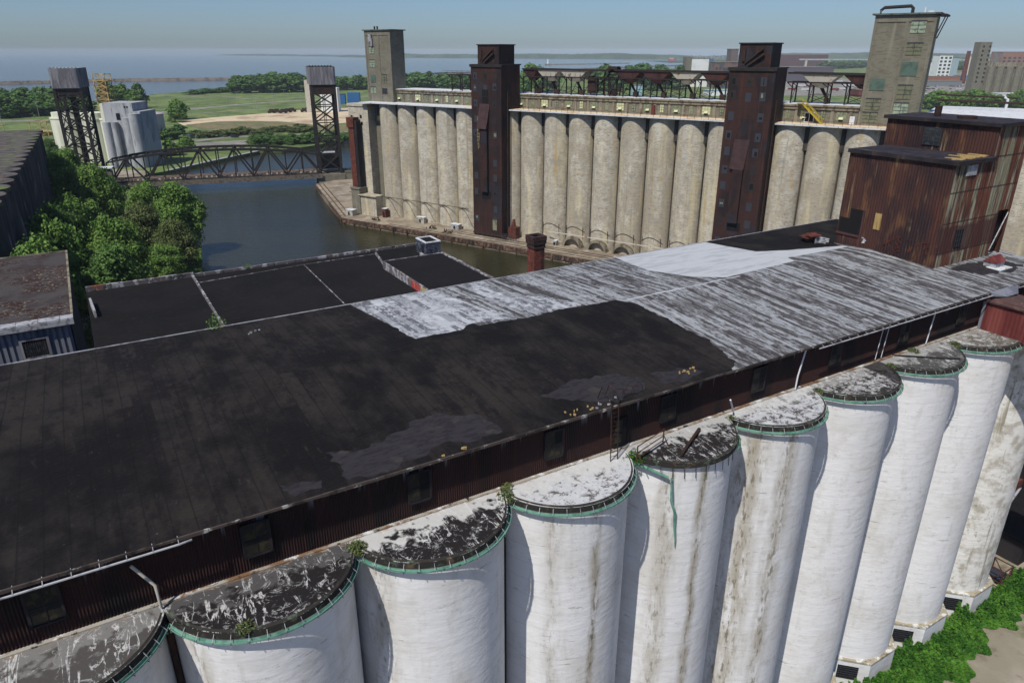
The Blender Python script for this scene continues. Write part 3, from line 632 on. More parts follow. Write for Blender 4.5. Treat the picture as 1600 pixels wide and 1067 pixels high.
# door with a ladder
du = 27.3
mb = MB(); mb.box(du - .5, du + .5, .93, 1.03, 38.15, 40.3); dr = part('door', mb, DARK, wel, 'dark doorway behind the ladder')
mb = MB(); mb.box(du - .45, du + .1, .90, .93, 39.3, 40.1); mb.box(du - .45, du + .1, .90, .93, 38.5, 39.1); part('door_pane', mb, DIMWIN, dr)
lad = thing('ladder', 'rusty ladder with hooped top climbing from the silo caps over the eave', 'ladder', W, (26.1, .4, 38))
mb = MB()
for s in (-.28, .28):
    mb = MB(); mb.tube([(26.1 + s, .0, 38.0), (26.1 + s, .2, 41.7), (26.1 + s, .5, 42.6), (26.1 + s, 1.2, 42.75), (26.1 + s, 1.6, 41.8)], .035, 5)
    part('ladder_rail', mb, STEEL_R, lad)
mb = MB()
for i in range(13): mb = MB(); mb.tube([(25.82, .02 + i * .015, 38.3 + i * .3), (26.38, .02 + i * .015, 38.3 + i * .3)], .02, 4); part('ladder_rung', mb, STEEL_R, lad)
mb = MB()
for j, uu in enumerate((26.9, 27.7, 28.4)):
    mb = MB(); mb.tube([(uu + .6 * math.cos(t) * .8, .9, 41.9 + .55 * math.sin(t)) for t in np.linspace(0, math.pi, 9)], .025, 4); part('ladder_hoop', mb, STEEL_R, lad)
rl = thing('railing', 'short leaning rusty railing standing in the valley right of the ladder', 'railing', W, (28.2, -.3, 38))
a_, b_ = (27.2, -.9), (30.1, -.1)
for t in (0, 1): mb = MB(); x_, y_ = a_[0] + (b_[0] - a_[0]) * t, a_[1] + (b_[1] - a_[1]) * t; mb.tube([(x_, y_, 38), (x_, y_, 39.15)], .045, 5); mb.tube([(x_ + .1, y_ - .5, 38), (x_, y_, 38.7)], .035, 5); part('railing_post', mb, RAILR, rl)
mb = MB()
for z_ in (38.3, 38.65, 39.12): mb.tube([(a_[0], a_[1], z_), (b_[0], b_[1], z_)], .035, 5)
part('railing_rails', mb, RAILR, rl)
# leaning pipes against the wall
def pipe(lab, pts, r, m=PIPEW, grp=None):
    mb = MB(); mb.tube(pts, r, 8); return solo('pipe', mb, m, lab, 'pipe', W, pts[0], smooth=True)
pipe('broken white and tan pipe leaning on the wall at the left', [(-.1, .55, 38.1), (-.15, .7, 39.3), (-.9, .85, 40.6)], .075, CREAM)
pipe('short bent white pipe poking up beside the wall near the middle', [(37.4, .6, 38.1), (36.8, .2, 38.7), (36.1, -.1, 39.7)], .065)
pipe('long white downpipe on the dark wall right of the middle', [(44.2, .75, 38.1), (44.3, .78, 39.2), (44.9, .85, 41.4)], .06)
pipe('thin white conduit left of the olive window', [(54.2, .85, 38.3), (54.6, .9, 41.2)], .03)
pipe('second thin white conduit just right of the first', [(55.0, .85, 38.3), (55.4, .9, 41.2)], .03)
pipe('white pipe nearest the red gallery', [(61.4, .8, 38.2), (61.9, .85, 41.0)], .05)
# roof
mb = MB()
vsr = [(UL, NE), (UR, NE), (UR, VR), (UL, VR)]; vsf = [(UL, VR), (UR, VR), (UR, FE), (UL, FE)]
prof = [(NE, rz(NE)), (VR, RI), (FE, rz(FE)), (FE, rz(FE) - .22), (VR, RI - .25), (NE, rz(NE) - .16)]
mb.add([(u_, v_, z_) for u_ in (UL, UR) for v_, z_ in prof], [(0, 1, 4, 5), (1, 2, 3, 4), (6, 7, 10, 11)[::-1], (7, 8, 9, 10)[::-1], (0, 6, 7, 1), (1, 7, 8, 2), (2, 8, 9, 3), (3, 9, 10, 4), (4, 10, 11, 5), (5, 11, 6, 0)])
roof = part('roof', mb, BITUMEN, wel)
def fract(poly, step, amp, seed):
    rnd = random.Random(seed); out = []
    for i in range(len(poly)):
        a, b = poly[i], poly[(i + 1) % len(poly)]; l = math.dist(a[:2], b[:2]); n = max(1, int(l / step)); lock = len(a) > 2 and a[2]
        off = 0
        for j in range(n):
            t = j / n; x = a[0] + (b[0] - a[0]) * t; y = a[1] + (b[1] - a[1]) * t
            if lock: out.append((x, y)); continue
            off = off * .6 + rnd.uniform(-amp, amp); nx, ny = -(b[1] - a[1]) / l, (b[0] - a[0]) / l
            w_ = math.sin(math.pi * t) ** .3 if j else 0
            out.append((x + nx * off * w_ + rnd.uniform(-amp, amp) * .3, y + ny * off * w_))
    return out
def patch(name, poly, m, lift, seed, step=.3, amp=.2, label=None):
    pts = fract(poly, step, amp, seed)
    from mathutils.geometry import delaunay_2d_cdt
    P_ = [Vector((min(max(x, UL + .01), UR - .01), min(max(y, NE + .01), FE - .01))) for x, y in pts]
    ov, _, of, *_r = delaunay_2d_cdt(P_, [], [list(range(len(P_)))], 1, 1e-4)
    bm = bmesh.new(); vs = [bm.verts.new((v.x, v.y, 0)) for v in ov]
    for f in of: bm.faces.new([vs[q] for q in f])
    bmesh.ops.bisect_plane(bm, geom=bm.verts[:] + bm.edges[:] + bm.faces[:], plane_co=(0, VR, 0), plane_no=(0, 1, 0))
    mb = MB(); bm.verts.ensure_lookup_table(); bm.faces.ensure_lookup_table()
    mb.v = [(v.co.x, v.co.y, rz(v.co.y) + lift) for v in bm.verts]; mb.f = [tuple(v.index for v in f.verts) for f in bm.faces]; bm.free()
    return part(name, mb, m, roof, label)
L_ = True
patch('worn_coating', [(24.8, 15.4), (29.5, 15.0), (33.5, 15.1), (37.7, 14.6), (38.6, 12.2), (38.9, 4.9), (37.8, 1.3), (36.6, .46, L_), (UR, .46, L_), (UR, FE - .02, L_), (24.5, FE - .02, L_)], COAT, .006, 1, label='streaked black and white coating')
patch('bright_coating', [(18.6, FE - .02, L_), (19.1, 21), (19.5, 15.4), (23.2, 15.2), (24.6, 16.2), (28.2, 15.4), (27.3, 20), (26.6, FE - .02, L_)], COAT_B, .012, 2, amp=.12, label='bright white worn coating')
patch('bright_coating', [(29.0, FE - .02, L_), (29.3, 21), (30.0, 15.4), (34.6, 15.3), (33.2, 19), (31.2, 22.5), (31.0, FE - .02, L_)], COAT_B, .012, 12, amp=.2, label='narrow bright strip of coating')
patch('ridge_strip', [(38.5, 14.3), (52, 14.2), (52, 13.9), (38.5, 14.0)], COAT_S, .014, 13, amp=.1)
patch('smooth_membrane', [(47.9, FE - .02, L_), (61.0, FE - .02, L_), (61.4, 20.4), (64.5, 18.7), (70.7, 16.6), (70.7, 15.9), (61.6, 16.4), (60.9, 15.0), (50.6, 14.5), (48.3, 16.6), (46.8, 21)], COAT_S, .016, 3, amp=.05, label='smooth pale grey membrane')
patch('black_patch', [(61.02, FE - .02, L_), (UR, FE - .02, L_), (UR, 18.3), (71.4, 18.2), (70.6, 16.7), (64.6, 18.8), (61.45, 20.5)], BITUMEN, .02, 4, amp=.06)
patch('faded_patch', [(9.0, 3.9), (9.4, .9), (11.2, .6), (14.5, 1.6), (18.6, 1.2), (18.2, 3.6), (15.5, 4.8), (13.2, 4.0), (11, 3.2)], FADED, .006, 5, step=.3, amp=.25)
patch('faded_patch', [(22.8, 3.6), (25.5, 4.4), (28.8, 3.9), (30.4, 2.2), (29.4, 1.2), (26.4, 1.0), (24.3, 2.2)], FADED, .006, 6, step=.3, amp=.22)
patch('faded_patch', [(31.2, 2.8), (33.4, 2.6), (34.8, 1.2), (32.6, .8), (30.9, 1.4)], FADED, .006, 7, step=.3, amp=.2)
patch('faded_patch', [(72.5, 6.2), (76.5, 6.4), (80.5, 5.6), (81.5, 3.4), (77.5, 2.6), (74.0, 3.8)], FADED, .012, 9, step=.3, amp=.3)
patch('faded_patch', [(6.1, 2.2), (8.2, 1.6), (8.0, .9), (6.6, .9)], FADED, .006, 8, step=.25, amp=.15)
# loose rubbish on the roof
for lab, u_, v_, n_, mm in (('white crumbled flashing on the roof edge beside the ladder top', 25.9, .95, 9, METALTRIM), ('yellow foam crumbs on the roof edge left of the ladder', 24.2, .9, 8, WOODP), ('yellow foam crumbs on the black roof right of the ladder', 34.2, 1.6, 9, WOODP),
        ('pale scrap lying on the black roof edge near the grey patches', 15.0, .8, 4, WOODP), ('small dark plank lying on the streaked roof before the headhouse', 61.5, 7.2, 2, DARKWALL), ('pale scraps on the upper left of the black roof', 9.8, 24.3, 5, METALTRIM)):
    mb = MB(); rr = random.Random(int(u_ * 7))
    for i in range(n_):
        x_, y_ = u_ + rr.uniform(-1.2, 1.2) * (n_ > 2), v_ + rr.uniform(-.35, .35); l_ = rr.uniform(.06, .18) if n_ > 2 else 1.1
        mb.box(x_, x_ + l_, y_, y_ + rr.uniform(.05, .14), rz(y_) - .02, rz(y_) + rr.uniform(.05, .14), rot=(x_, y_, rr.uniform(0, 3)))
    solo('roof_debris', mb, mm, lab, 'debris', W, (u_, v_, rz(v_)))
# trims
mb = MB(); mb.box(UL, UR, FE, FE + .1, rz(FE) - .2, rz(FE) + .05); part('eave_trim', mb, METALTRIM, wel)
mb = MB()
rr = random.Random(4); u_ = UL
while u_ < UR:
    l_ = rr.uniform(1.2, 4.5); mb.box(u_, min(UR, u_ + l_) - .02, NE - .07 - rr.uniform(0, .03), NE - .002, rz(NE) - .14 + rr.uniform(-.02, .02), rz(NE) + rr.uniform(.0, .05)); u_ += l_
part('eave_edge', mb, mat('dull_eave_edge', lin('#4a413c'), .9, [dict(col=lin('#a5a29c'), s=1.5, st=(1, 1, 1), lo=.56, hi=.64, det=6), dict(col=lin('#2b2522'), s=.9, lo=.5, hi=.6)]), wel)
for (a_, b_) in ((UL, 1.7), (45.5, UR)):
    mb = MB(); mb.tube([(a_, NE - .26, rz(NE) - .2), (b_ - .5, NE - .26, rz(NE) - .2), (b_, NE - .1, rz(NE) - .26)], .055, 6)
    ge = part('eave_gutter', mb, METALTRIM, wel)
    mb = MB()
    for x_ in np.arange(a_ + .5, b_, 1.05): mb.bar((x_, NE + .1, rz(NE) + .02), (x_, NE - .3, rz(NE) - .15), .016)
    part('gutter_hangers', mb, METALTRIM, ge)

# ---------------------------------------------------------------- rusty headhouse on the roof
hh = thing('headhouse', 'rust brown corrugated steel headhouse in two steps standing on the roof at the right', 'building', W, (71.4, 6.8, 41.9))
a0, b0, c0, d0 = 71.44, 77.8, 6.87, 18.1
mb = MB(); mb.corr(c0, d0, a0, 41.9, 52.2, .3, .03, 'y')
f1 = part('left_wall', mb, HEADH, hh)
mb = MB(); mb.corr(a0, b0 - .02, c0, 41.6, 52.2, .5, .05); mb.corr(b0 - .02, 83.75, c0, 46.7, 55.3, .5, .05); mb.corr(b0 - .02, 81.5, c0, 41.6, 46.7, .5, .05)
part('front_wall', mb, HEADH_R, hh)
mb = MB(); mb.corr(83.2, 83.75, c0, 41.6, 46.7, .5, .05); part('door_jamb', mb, RUST, hh)
mb = MB(); mb.corr(c0, 18.6, b0, 52.2, 55.3, .3, .03, 'y'); part('upper_left_wall', mb, HEADH, hh)
mb = MB(); mb.box(a0 + .15, b0 + .3, c0 + .15, d0 - .05, 41.7, 52.1); mb.box(b0 + .15, 83.6, c0 + .5, 18.5, 41.7, 55.2)
part('core', mb, DARK, hh)
mb = MB(); mb.box(b0 + .3, 83.7, 18.45, 18.6, 41.7, 55.2); mb.box(83.6, 83.75, c0, 18.6, 41.7, 55.2); part('rear_walls', mb, RUST, hh)
mb = MB(); mb.box(a0 - .25, b0, c0 - .3, d0 + .1, 52.25, 52.42); r1 = part('lower_roof', mb, HROOF, hh)
mb = MB(); mb.box(a0 - .27, b0, c0 - .33, c0 - .29, 52.05, 52.4); mb.box(a0 - .29, a0 - .25, c0 - .33, d0 + .1, 52.05, 52.44); part('roof_edge', mb, DARKWALL, r1)
mb = MB(); rr = random.Random(8)
for i in range(14): x_ = a0 + .5 + i * .4; mb.box(x_, x_ + rr.uniform(.3, .39), c0 + .1 + rr.uniform(0, .5), c0 + 1.4 + rr.uniform(-.8, 1.4), 52.425, 52.45 + .006 * i)
part('torn_roofing', mb, WOODP, r1)
mb = MB(); mb.box(b0 - .3, 84.6, c0 - .3, 18.9, 55.3, 55.55); r2 = part('upper_roof', mb, HROOF, hh)
mb = MB(); mb.box(b0 - .34, 84.6, c0 - .34, c0 - .3, 55.2, 55.5); mb.box(b0 - .34, b0 - .3, c0 - .34, 18.9, 55.2, 55.52); part('roof_edge', mb, DARKWALL, r2)
mb = MB(); mb.cyl(80.5, 14.8, .35, 55.5, 56.6, 12); part('roof_vent', mb, STEEL_R, r2)
mb = MB(); mb.cyl(80.2, 11.5, .9, 55.55, 55.85, 12, r1=.9); part('roof_vent', mb, STEEL_R, r2)
# openings of the left wall: measured from the corner
def lopen(v0, v1, z0, z1, m=DARK, name='window', o=.06): q = MB(); q.box(a0 - o, a0 + .02, v0, v1, z0, z1); return part(name, q, m, hh)
lopen(15.3, 17.9, 43.6, 45.2, DARK, 'opening', .07); lopen(15.3, 16.8, 45.2, 46.3, DARK, 'opening', .07)
lopen(13.2, 13.9, 44.6, 46.3, WOODP, 'boarded_window', .08)
mb = MB(); mb.box(b0 - .1, b0 + .02, 12.4, 14.2, 52.9, 54.6); wq = part('window', mb, GLASS, hh)
mb = MB()
for i in range(4): mb.box(b0 - .13, b0 - .1, 12.4 + i * .6 - .03, 12.4 + i * .6 + .03, 52.9, 54.6)
for i in range(5): mb.box(b0 - .13, b0 - .1, 12.4, 14.2, 52.9 + i * .425 - .02, 52.9 + i * .425 + .02)
part('window_bars', mb, GRILL, wq)
mb = MB(); mb.box(74.1, 75.3, c0 - .09, c0 + .02, 43.9, 45.6); wq = part('window', mb, DARK, hh)
mb = MB()
for i in range(4): mb.box(74.1 + i * .4 - .03, 74.1 + i * .4 + .03, c0 - .12, c0 - .09, 43.9, 45.6)
for i in range(4): mb.box(74.1, 75.3, c0 - .12, c0 - .09, 43.9 + i * .56 - .02, 43.9 + i * .56 + .02)
part('window_bars', mb, GRILL, wq)
mb = MB(); mb.box(73.4, 75.1, c0 - .1, c0 - .02, 50.9, 51.9); part('patch_panel', mb, METALTRIM, hh)
mb = MB(); mb.box(a0 - .12, a0 - .03, 15.2, 18.1, 43.35, 43.6); mb.box(a0 - .12, a0 - .03, 15.1, 15.3, 42.0, 46.3); part('door_frame', mb, RUST, hh)
mb = MB(); mb.tube([(81.0, c0 - .2, 42.6), (83.1, c0 - .15, 46.4)], .06, 5); part('brace', mb, METALTRIM, hh)
# painted tags: loose white, yellow and rust coloured marks
def tagmarks(seed, n, v0, v1, z0, z1, m, s=.35):
    q = MB(); rr = random.Random(seed)
    for i in range(n):
        cv, cz = rr.uniform(v0, v1), rr.uniform(z0, z1); pts = [(a0 - .06, cv + rr.uniform(-s, s), cz + rr.uniform(-s, s)) for _ in range(4)]
        q.tube(pts, .035, 4)
    return q
part('graffiti_scrawl', tagmarks(5, 5, 14.1, 14.9, 43.0, 43.3, None, .22), PIPEW, hh, 'small white illegible scrawl')
part('graffiti_scrawl', tagmarks(6, 26, 7.4, 12.8, 42.6, 44.4, None, .3), RED_RUST, hh, 'rusty orange illegible scrawls along the foot of the wall')
# small dormer hatch and debris on the roof
dh = thing('roof_hatch', 'small gabled roof hatch with a scribbled white side, at the foot of the headhouse', 'roof hatch', W, (78.2, 4.6, 41.8))
z_ = rz(4.6)
mb = MB(); mb.prism([(77.4, 4.0), (79.0, 4.0), (79.0, 5.2), (77.4, 5.2)], z_ - .1, z_ + .55); part('hatch_wall', mb, METALTRIM, dh)
mb = MB(); mb.add([(77.3, 3.9, z_ + .5), (79.1, 3.9, z_ + .5), (79.1, 5.3, z_ + .5), (77.3, 5.3, z_ + .5), (77.3, 4.6, z_ + 1.15), (79.1, 4.6, z_ + 1.15)], [(0, 1, 5, 4), (3, 2, 5, 4), (0, 4, 3), (1, 5, 2), (0, 1, 2, 3)]); part('hatch_roof', mb, REDP, dh)
mb = MB(); mb.box(77.0, 79.3, 3.3, 5.4, rz(3.3) + .02, rz(3.3) + .1); part('flashing', mb, ROOFW, dh)
hp = thing('debris_heap', 'heap of rusty sheet metal beside the opening at the left foot of the headhouse', 'debris', W, (70.5, 20.0, 42))
rr = random.Random(3); mb = MB()
for i in range(9): mb.box(69.6 + rr.uniform(0, 1.6), 70.4 + rr.uniform(.2, 1.6), 19.2 + rr.uniform(0, 2.4), 19.6 + rr.uniform(.2, 2.6), 42.08 + .1 * i, 42.12 + .1 * i + rr.uniform(0, .12), rot=(70.5, 20.5, rr.uniform(0, 3)))
part('rusty_sheets', mb, RED_RUST, hp)
mb = MB()
for i in range(7): mb.box(69.9 + rr.uniform(0, 1), 70.4 + rr.uniform(0, .8), 18.3 + rr.uniform(0, 1.4), 18.9 + rr.uniform(0, 1.4), 42.08, 42.3 + rr.uniform(0, .5), rot=(70.5, 19.3, rr.uniform(0, 3)))
part('broken_blocks', mb, METALTRIM, hp)
# red gallery crossing over the last silos
rg = thing('red_gallery', 'dull red sheet metal gallery with a brown roof crossing above the last white silos', 'gallery', W, (71.5, -5, 38))
GU = 69.9
mb = MB(); mb.corr(-16, .85, GU, 37.75, 41.0, .35, .015, 'y'); mb.corr(-16, .85, 73.6, 37.6, 41.0, .35, .015, 'y'); mb.box(GU + .06, 73.5, -16, .8, 37.6, 37.75); part('gallery_sides', mb, REDP, rg)
mb = MB(); mb.box(GU - .12, GU + .14, .62, .84, 38.0, 41.2); part('corner_trim', mb, GREYPAINT, rg)
mb = MB()
pr2 = [(GU - .25, 40.85), (GU + .9, 41.3), (73.9, 40.9), (73.9, 40.75), (GU + .9, 41.15), (GU - .25, 40.7)]
mb.add([(u_, v_, z_) for v_ in (-16, .8) for u_, z_ in pr2], [(0, 1, 7, 6), (1, 2, 8, 7), (2, 3, 9, 8), (3, 4, 10, 9), (4, 5, 11, 10), (5, 0, 6, 11), tuple(range(6)), tuple(range(6, 12))]); part('gallery_roof', mb, REDROOF, rg)
mb = MB(); mb.add([(GU - .2, .4, 41.25), (GU - .3, .46, 41.66), (74.5, .46, 41.66), (72.8, -.5, 41.3), (GU + .8, -.6, 41.36)], [(0, 1, 2, 3, 4)]); part('saddle_flashing', mb, GREYPAINT, rg)

# ================================================================ buildings behind the long roof
LZ = 20.0
low = thing('flat_roofed_building', 'wide low building with black flat roof and pale parapets beside the river', 'building', W, (30, 90, 2))
mb = MB(); mb.box(-2.4, 66.9, 50, 121.4, 1.9, LZ - .05); part('wall', mb, BRICK, low)
mb = MB(); mb.box(-2.4, 66.9, 50, 121.3, LZ - .05, LZ); rf = part('roof', mb, BITUMEN2, low)
def parapet(poly, hgt, wd, m, nm='parapet', parent=low, zb=LZ):
    q = MB()
    for i in range(len(poly) - 1):
        a, b = poly[i], poly[i + 1]; l = math.dist(a, b); n = max(1, int(l / 3.0)); ang = math.atan2(b[1] - a[1], b[0] - a[0]); rr = random.Random(i)
        for j in range(n):
            t0, t1 = l * j / n, l * (j + 1) / n; h_ = zb + hgt * rr.uniform(.86, 1.1)
            q.box(a[0] + t0, a[0] + t1 - .01, a[1] - wd / 2, a[1] + wd / 2, zb, h_, rot=(a[0], a[1], ang))
    return part(nm, q, m, parent)
PARA = mat('weathered_parapet', lin('#5b5759'), .9, [dict(col=lin('#a3a2a6'), s=.8, st=(1, 1, .4), lo=.5, hi=.6, det=7), dict(col=lin('#2c292b'), s=1.3, lo=.55, hi=.64, det=6), dict(col=lin('#7a4a38'), s=.4, lo=.6, hi=.68, det=5)], bump=.3)
parapet([(-2.4, 121), (16.6, 121.1)], .9, .5, PARA); parapet([(16.6, 121.1), (60, 121.2), (65.4, 121.2)], .5, .5, PARA); parapet([(66.7, 121.4), (66.7, 60)], .7, .45, PARA)
parapet([(16.4, 121), (16.0, 60)], .55, .35, PARA); parapet([(38.0, 118), (36.1, 60)], .1, .18, PARA, 'roof_seam'); parapet([(16.4, 116), (38, 118.2), (54, 118.5)], .08, .14, PARA, 'roof_seam')
parapet([(54.2, 118.5), (52.2, 108)], .45, .35, PARA); parapet([(-1.9, 112), (-1.5, 104)], 1.2, .35, METALTRIM, 'parapet')
mb = MB(); mb.box(51.6, 64.8, 60, 106.6, LZ, 21.5); rs = part('raised_roof', mb, BITUMEN2, low)
mb = MB(); mb.box(51.35, 51.6, 60, 106.85, LZ, 21.62); mb.box(51.35, 64.9, 106.6, 106.85, LZ, 21.62); mb.box(64.65, 64.95, 60, 106.6, 21.4, 21.7); part('parapet', mb, PARA, rs)
mb = MB(); mb.box(51.28, 51.35, 87.8, 91.6, LZ + .1, 21.4); part('mural', mb, mat('red_mural_paint', lin('#a33f3c'), .8, [dict(col=lin('#c56a5c'), s=1.0, lo=.5, hi=.6)]), rs, 'blurred red mural')
mb = MB(); mb.box(51.28, 51.35, 80, 87.4, LZ + .1, 21.4); part('mural', mb, mat('yellow_mural_paint', lin('#a49a5c'), .8, [dict(col=lin('#5c7a52'), s=1.0, lo=.5, hi=.6), dict(col=lin('#c7bd88'), s=1.6, lo=.55, hi=.65)]), rs, 'blurred yellow mural')
sh = thing('roof_shed', 'small stair shed with dark doorway and white rimmed top on the low black roof', 'shed', W, (63.5, 114, LZ))
GRAF = mat('scribbled_dark_blue_wall', lin('#34384a'), .85, [dict(col=lin('#8f95a3'), s=2.2, lo=.56, hi=.62, det=7, dis=2.0), dict(col=lin('#1f212c'), s=.9, lo=.52, hi=.62, det=4)])
s0, s1, t0, t1 = 62.9, 66.4, 110.4, 115.6
mb = MB(); mb.box(s0, s1, t0, t1, LZ, 23.0); shw = part('shed_wall', mb, GRAF, sh)
mb = MB(); mb.box(s0 - .06, s0, 111.6, 112.8, LZ + .5, 22.4); part('doorway', mb, DARK, sh)
mb = MB(); mb.box(s0 - .5, s0 - .05, 111.4, 112.9, LZ, LZ + .45); part('step', mb, METALTRIM, sh)
mb = MB()
for q in ((s0 - .1, s1 + .1, t0 - .1, t0 + .3), (s0 - .1, s1 + .1, t1 - .3, t1 + .1), (s0 - .1, s0 + .3, t0 + .3, t1 - .3), (s1 - .3, s1 + .1, t0 + .3, t1 - .3)): mb.box(*q, 23.0, 23.25)
part('shed_coping', mb, ROOFW, sh); mb = MB(); mb.box(s0 + .3, s1 - .3, t0 + .3, t1 - .3, 23.0, 23.08); part('shed_roof', mb, BITUMEN2, sh)
ch = thing('chimney', 'square red brick chimney with a corbelled top between the white roof and the river', 'chimney', W, (72.1, 80.3, 2))
mb = MB(); mb.box(70.95, 73.25, 79.1, 81.5, 1.9, 27.7); part('chimney_shaft', mb, BRICK, ch)
mb = MB(); mb.box(70.8, 73.4, 78.95, 81.65, 27.7, 27.95); mb.box(70.7, 73.5, 78.85, 81.75, 28.5, 29.2); mb.box(70.85, 73.35, 79.0, 81.6, 27.95, 28.5)
for q in ((70.65, 73.55, 78.8, 79.3), (70.65, 73.55, 81.3, 81.8), (70.65, 71.15, 79.3, 81.3), (73.05, 73.55, 79.3, 81.3)): mb.box(*q, 29.2, 30.0)
part('chimney_cap', mb, mat('dark_sooty_brick', lin('#3d2a27'), .9, [dict(col=lin('#241d1d'), s=1, lo=.45, hi=.6), dict(col=lin('#6b4034'), s=3, lo=.6, hi=.68)], bump=.4), ch)
# ribbed grey building
gb = thing('ribbed_grey_building', 'tall grey building clad in ribbed sheets under a mossy gravel roof, left edge', 'building', W, (-12, 60, 2))
mb = MB(); mb.box(-34, -3.05, 52.3, 82.4, 1.9, 36.2); part('side_wall', mb, DARKWALL, gb)
mb = MB(); n = 56
for i in range(n):
    x_ = -34 + i * .55; mb.box(x_, x_ + .3, 52.0, 52.25, 22, 36.25)
    mb.box(x_ + .3, x_ + .55, 52.12, 52.25, 22, 36.25)
part('ribbed_wall', mb, GREYPAINT, gb)
mb = MB(); mb.box(-34.3, -2.75, 51.8, 82.9, 36.3, 36.6); r3 = part('roof', mb, MOSSROOF, gb)
mb = MB(); rr = random.Random(2); x_ = -34.3
while x_ < -2.9: l_ = 1.9; mb.box(x_, min(x_ + l_ - .04, -2.75), 51.62, 52.9, 36.45, 36.78 + rr.uniform(0, .03)); x_ += l_
mb.box(-34.3, -2.75, 51.55, 51.62, 36.15, 36.7); part('roof_flashing', mb, METALTRIM, r3)
mb = MB(); mb.box(-2.95, -2.72, 52.9, 82.9, 36.6, 36.78); mb.box(-34.3, -2.95, 82.7, 82.9, 36.6, 36.75); part('roof_kerb', mb, CONC_F, r3)
mb = MB(); mb.box(-7.6, -5.5, 51.93, 52.02, 33.2, 35.0); wq = part('window', mb, GLASS, gb)
mb = MB()
for q in ((-7.85, -5.25, 35.0, 35.2), (-7.85, -5.25, 33.0, 33.2), (-7.85, -7.6, 33.2, 35.0), (-5.5, -5.25, 33.2, 35.0)): mb.box(q[0], q[1], 51.85, 52.0, q[2], q[3])
part('window_frame', mb, GALV, wq)
mb = MB(); mb.corr(-7.6, -5.5, 51.93, 33.25, 34.9, .18, .02); part('window_slats', mb, DARKWALL, wq)

# ================================================================ concrete elevator across the river
JOINT_SHADE = mat('dark_joint_shade_concrete', lin('#3e3a35'), .95, [dict(col=lin('#5b5348'), s=.4, st=(1, 1, .2), lo=.5, hi=.66, det=5), dict(col=lin('#24221f'), s=.8, st=(1, 1, .1), lo=.5, hi=.65)])  # dark joint colour that also paints the shade between the bins
cel = thing('grain_elevator', 'long tan concrete grain elevator with a row of tall round bins across the river', 'grain elevator', C, (90, 0, 2))
CP = 9.08
for k in range(-1, 23):
    uc = 6.73 - CP / 2 + CP * (k + 1)
    if k == -1: continue
    mb = MB(); mb.cyl(uc, .95, 4.5, 1.9, 43.9, 48, caps=False); bn = part('bin', mb, CONC, cel, smooth=True)
    if k <= 5 or k >= 8:
        mb = MB(); z0 = 9.3 if k <= 5 else 8.6; hw = 3.5
        ptz = []
        for i in range(13):
            x_ = -hw + 2 * hw * i / 12; zz = z0 - .2 - 4.6 * (max(0, x_ / hw + .25)) ** 2.2 if k <= 5 else z0 - 1.8 * (x_ / hw) ** 2
            ptz.append((uc + x_, .95 - math.sqrt(max(0, 4.56 ** 2 - x_ * x_)), max(2.3, zz)))
        mb.tube(ptz, .09, 4); part('curved_rod', mb, STEEL_R, bn)
        if k >= 8:
            for x_ in (-3.2, 3.0): mb = MB(); mb.tube([(uc + x_, .95 - math.sqrt(4.6 ** 2 - x_ * x_), 8.4), (uc + x_ + .1, .95 - math.sqrt(4.6 ** 2 - x_ * x_), 4.6)], [.12, .05], 4); part('spout', mb, STEEL_R, bn)
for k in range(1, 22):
    mb = MB(); x_ = 6.73 + CP * (k - 1); mb.box(x_ - .42, x_ + .42, -.35, 1.5, 1.9, 37.5); mb.box(x_ - 1.15, x_ + 1.15, -1.2, 1.5, 37.5, 43.89); part('joint_shade_strip', mb, JOINT_SHADE, cel)  # lower strip is a dark joint; wider top stands in for shade under slab
mb = MB(); mb.tube([(-10, -3.75, 9.6), (50, -3.75, 9.6)], .11, 5); part('ledge_pipe', mb, STEEL_R, cel)
mb = MB(); mb.tube([(84, -5.2, 6.2), (130, -5.0, 6.2)], .16, 5); part('quay_pipe', mb, CREAM, cel)
for i, uu in enumerate((93.3, 102.4, 111.5)):
    mb = MB(); N_ = 10
    o = [(uu + 3.6 * math.cos(math.pi * (1 - j / N_)), 2 + 3.6 * math.sin(math.pi * j / N_)) for j in range(N_ + 1)]
    q = [(uu + 2.8 * math.cos(math.pi * (1 - j / N_)), 2 + 2.8 * math.sin(math.pi * j / N_)) for j in range(N_ + 1)]
    vs = [(x, v, z) for v in (-5.0, -3.2) for x, z in o + q]; n = N_ + 1
    fs = []
    for j in range(N_): fs += [(j, j + 1, n + j + 1, n + j), (2 * n + j, 2 * n + j + 1, 3 * n + j + 1, 3 * n + j), (j, j + 1, 2 * n + j + 1, 2 * n + j), (n + j, n + j + 1, 3 * n + j + 1, 3 * n + j)]
    mb.add(vs, fs); part('loading_arch', mb, CONC_F, cel)
mb = MB(); mb.box(.3, 255, 1.6, 30, 1.9, 43.88); part('bin_block', mb, CONC_T, cel)
mb = MB(); mb.box(.0, 182.0, -4.35, 17, 43.9, 44.15); slab = part('roof_slab', mb, CONC_F, cel)
mb = MB(); mb.box(.1, 48, -4.35, 3, 44.15, 44.26); part('white_deck', mb, ROOFW, cel)
mb = MB(); mb.box(48.02, 182, -4.35, 3, 44.15, 44.25); part('walkway', mb, WALK, cel)
mb = MB(); mb.box(.0, 48, -4.42, -4.35, 43.9, 44.28); mb.box(48, 182, -4.41, -4.35, 43.9, 44.26); part('slab_edge', mb, ROOFW, cel)
mb = MB()
for x_ in np.arange(69.5, 182, 2.05): mb.tube([(x_, -4.25, 44.2), (x_, -4.25, 45.3)], .05, 4)
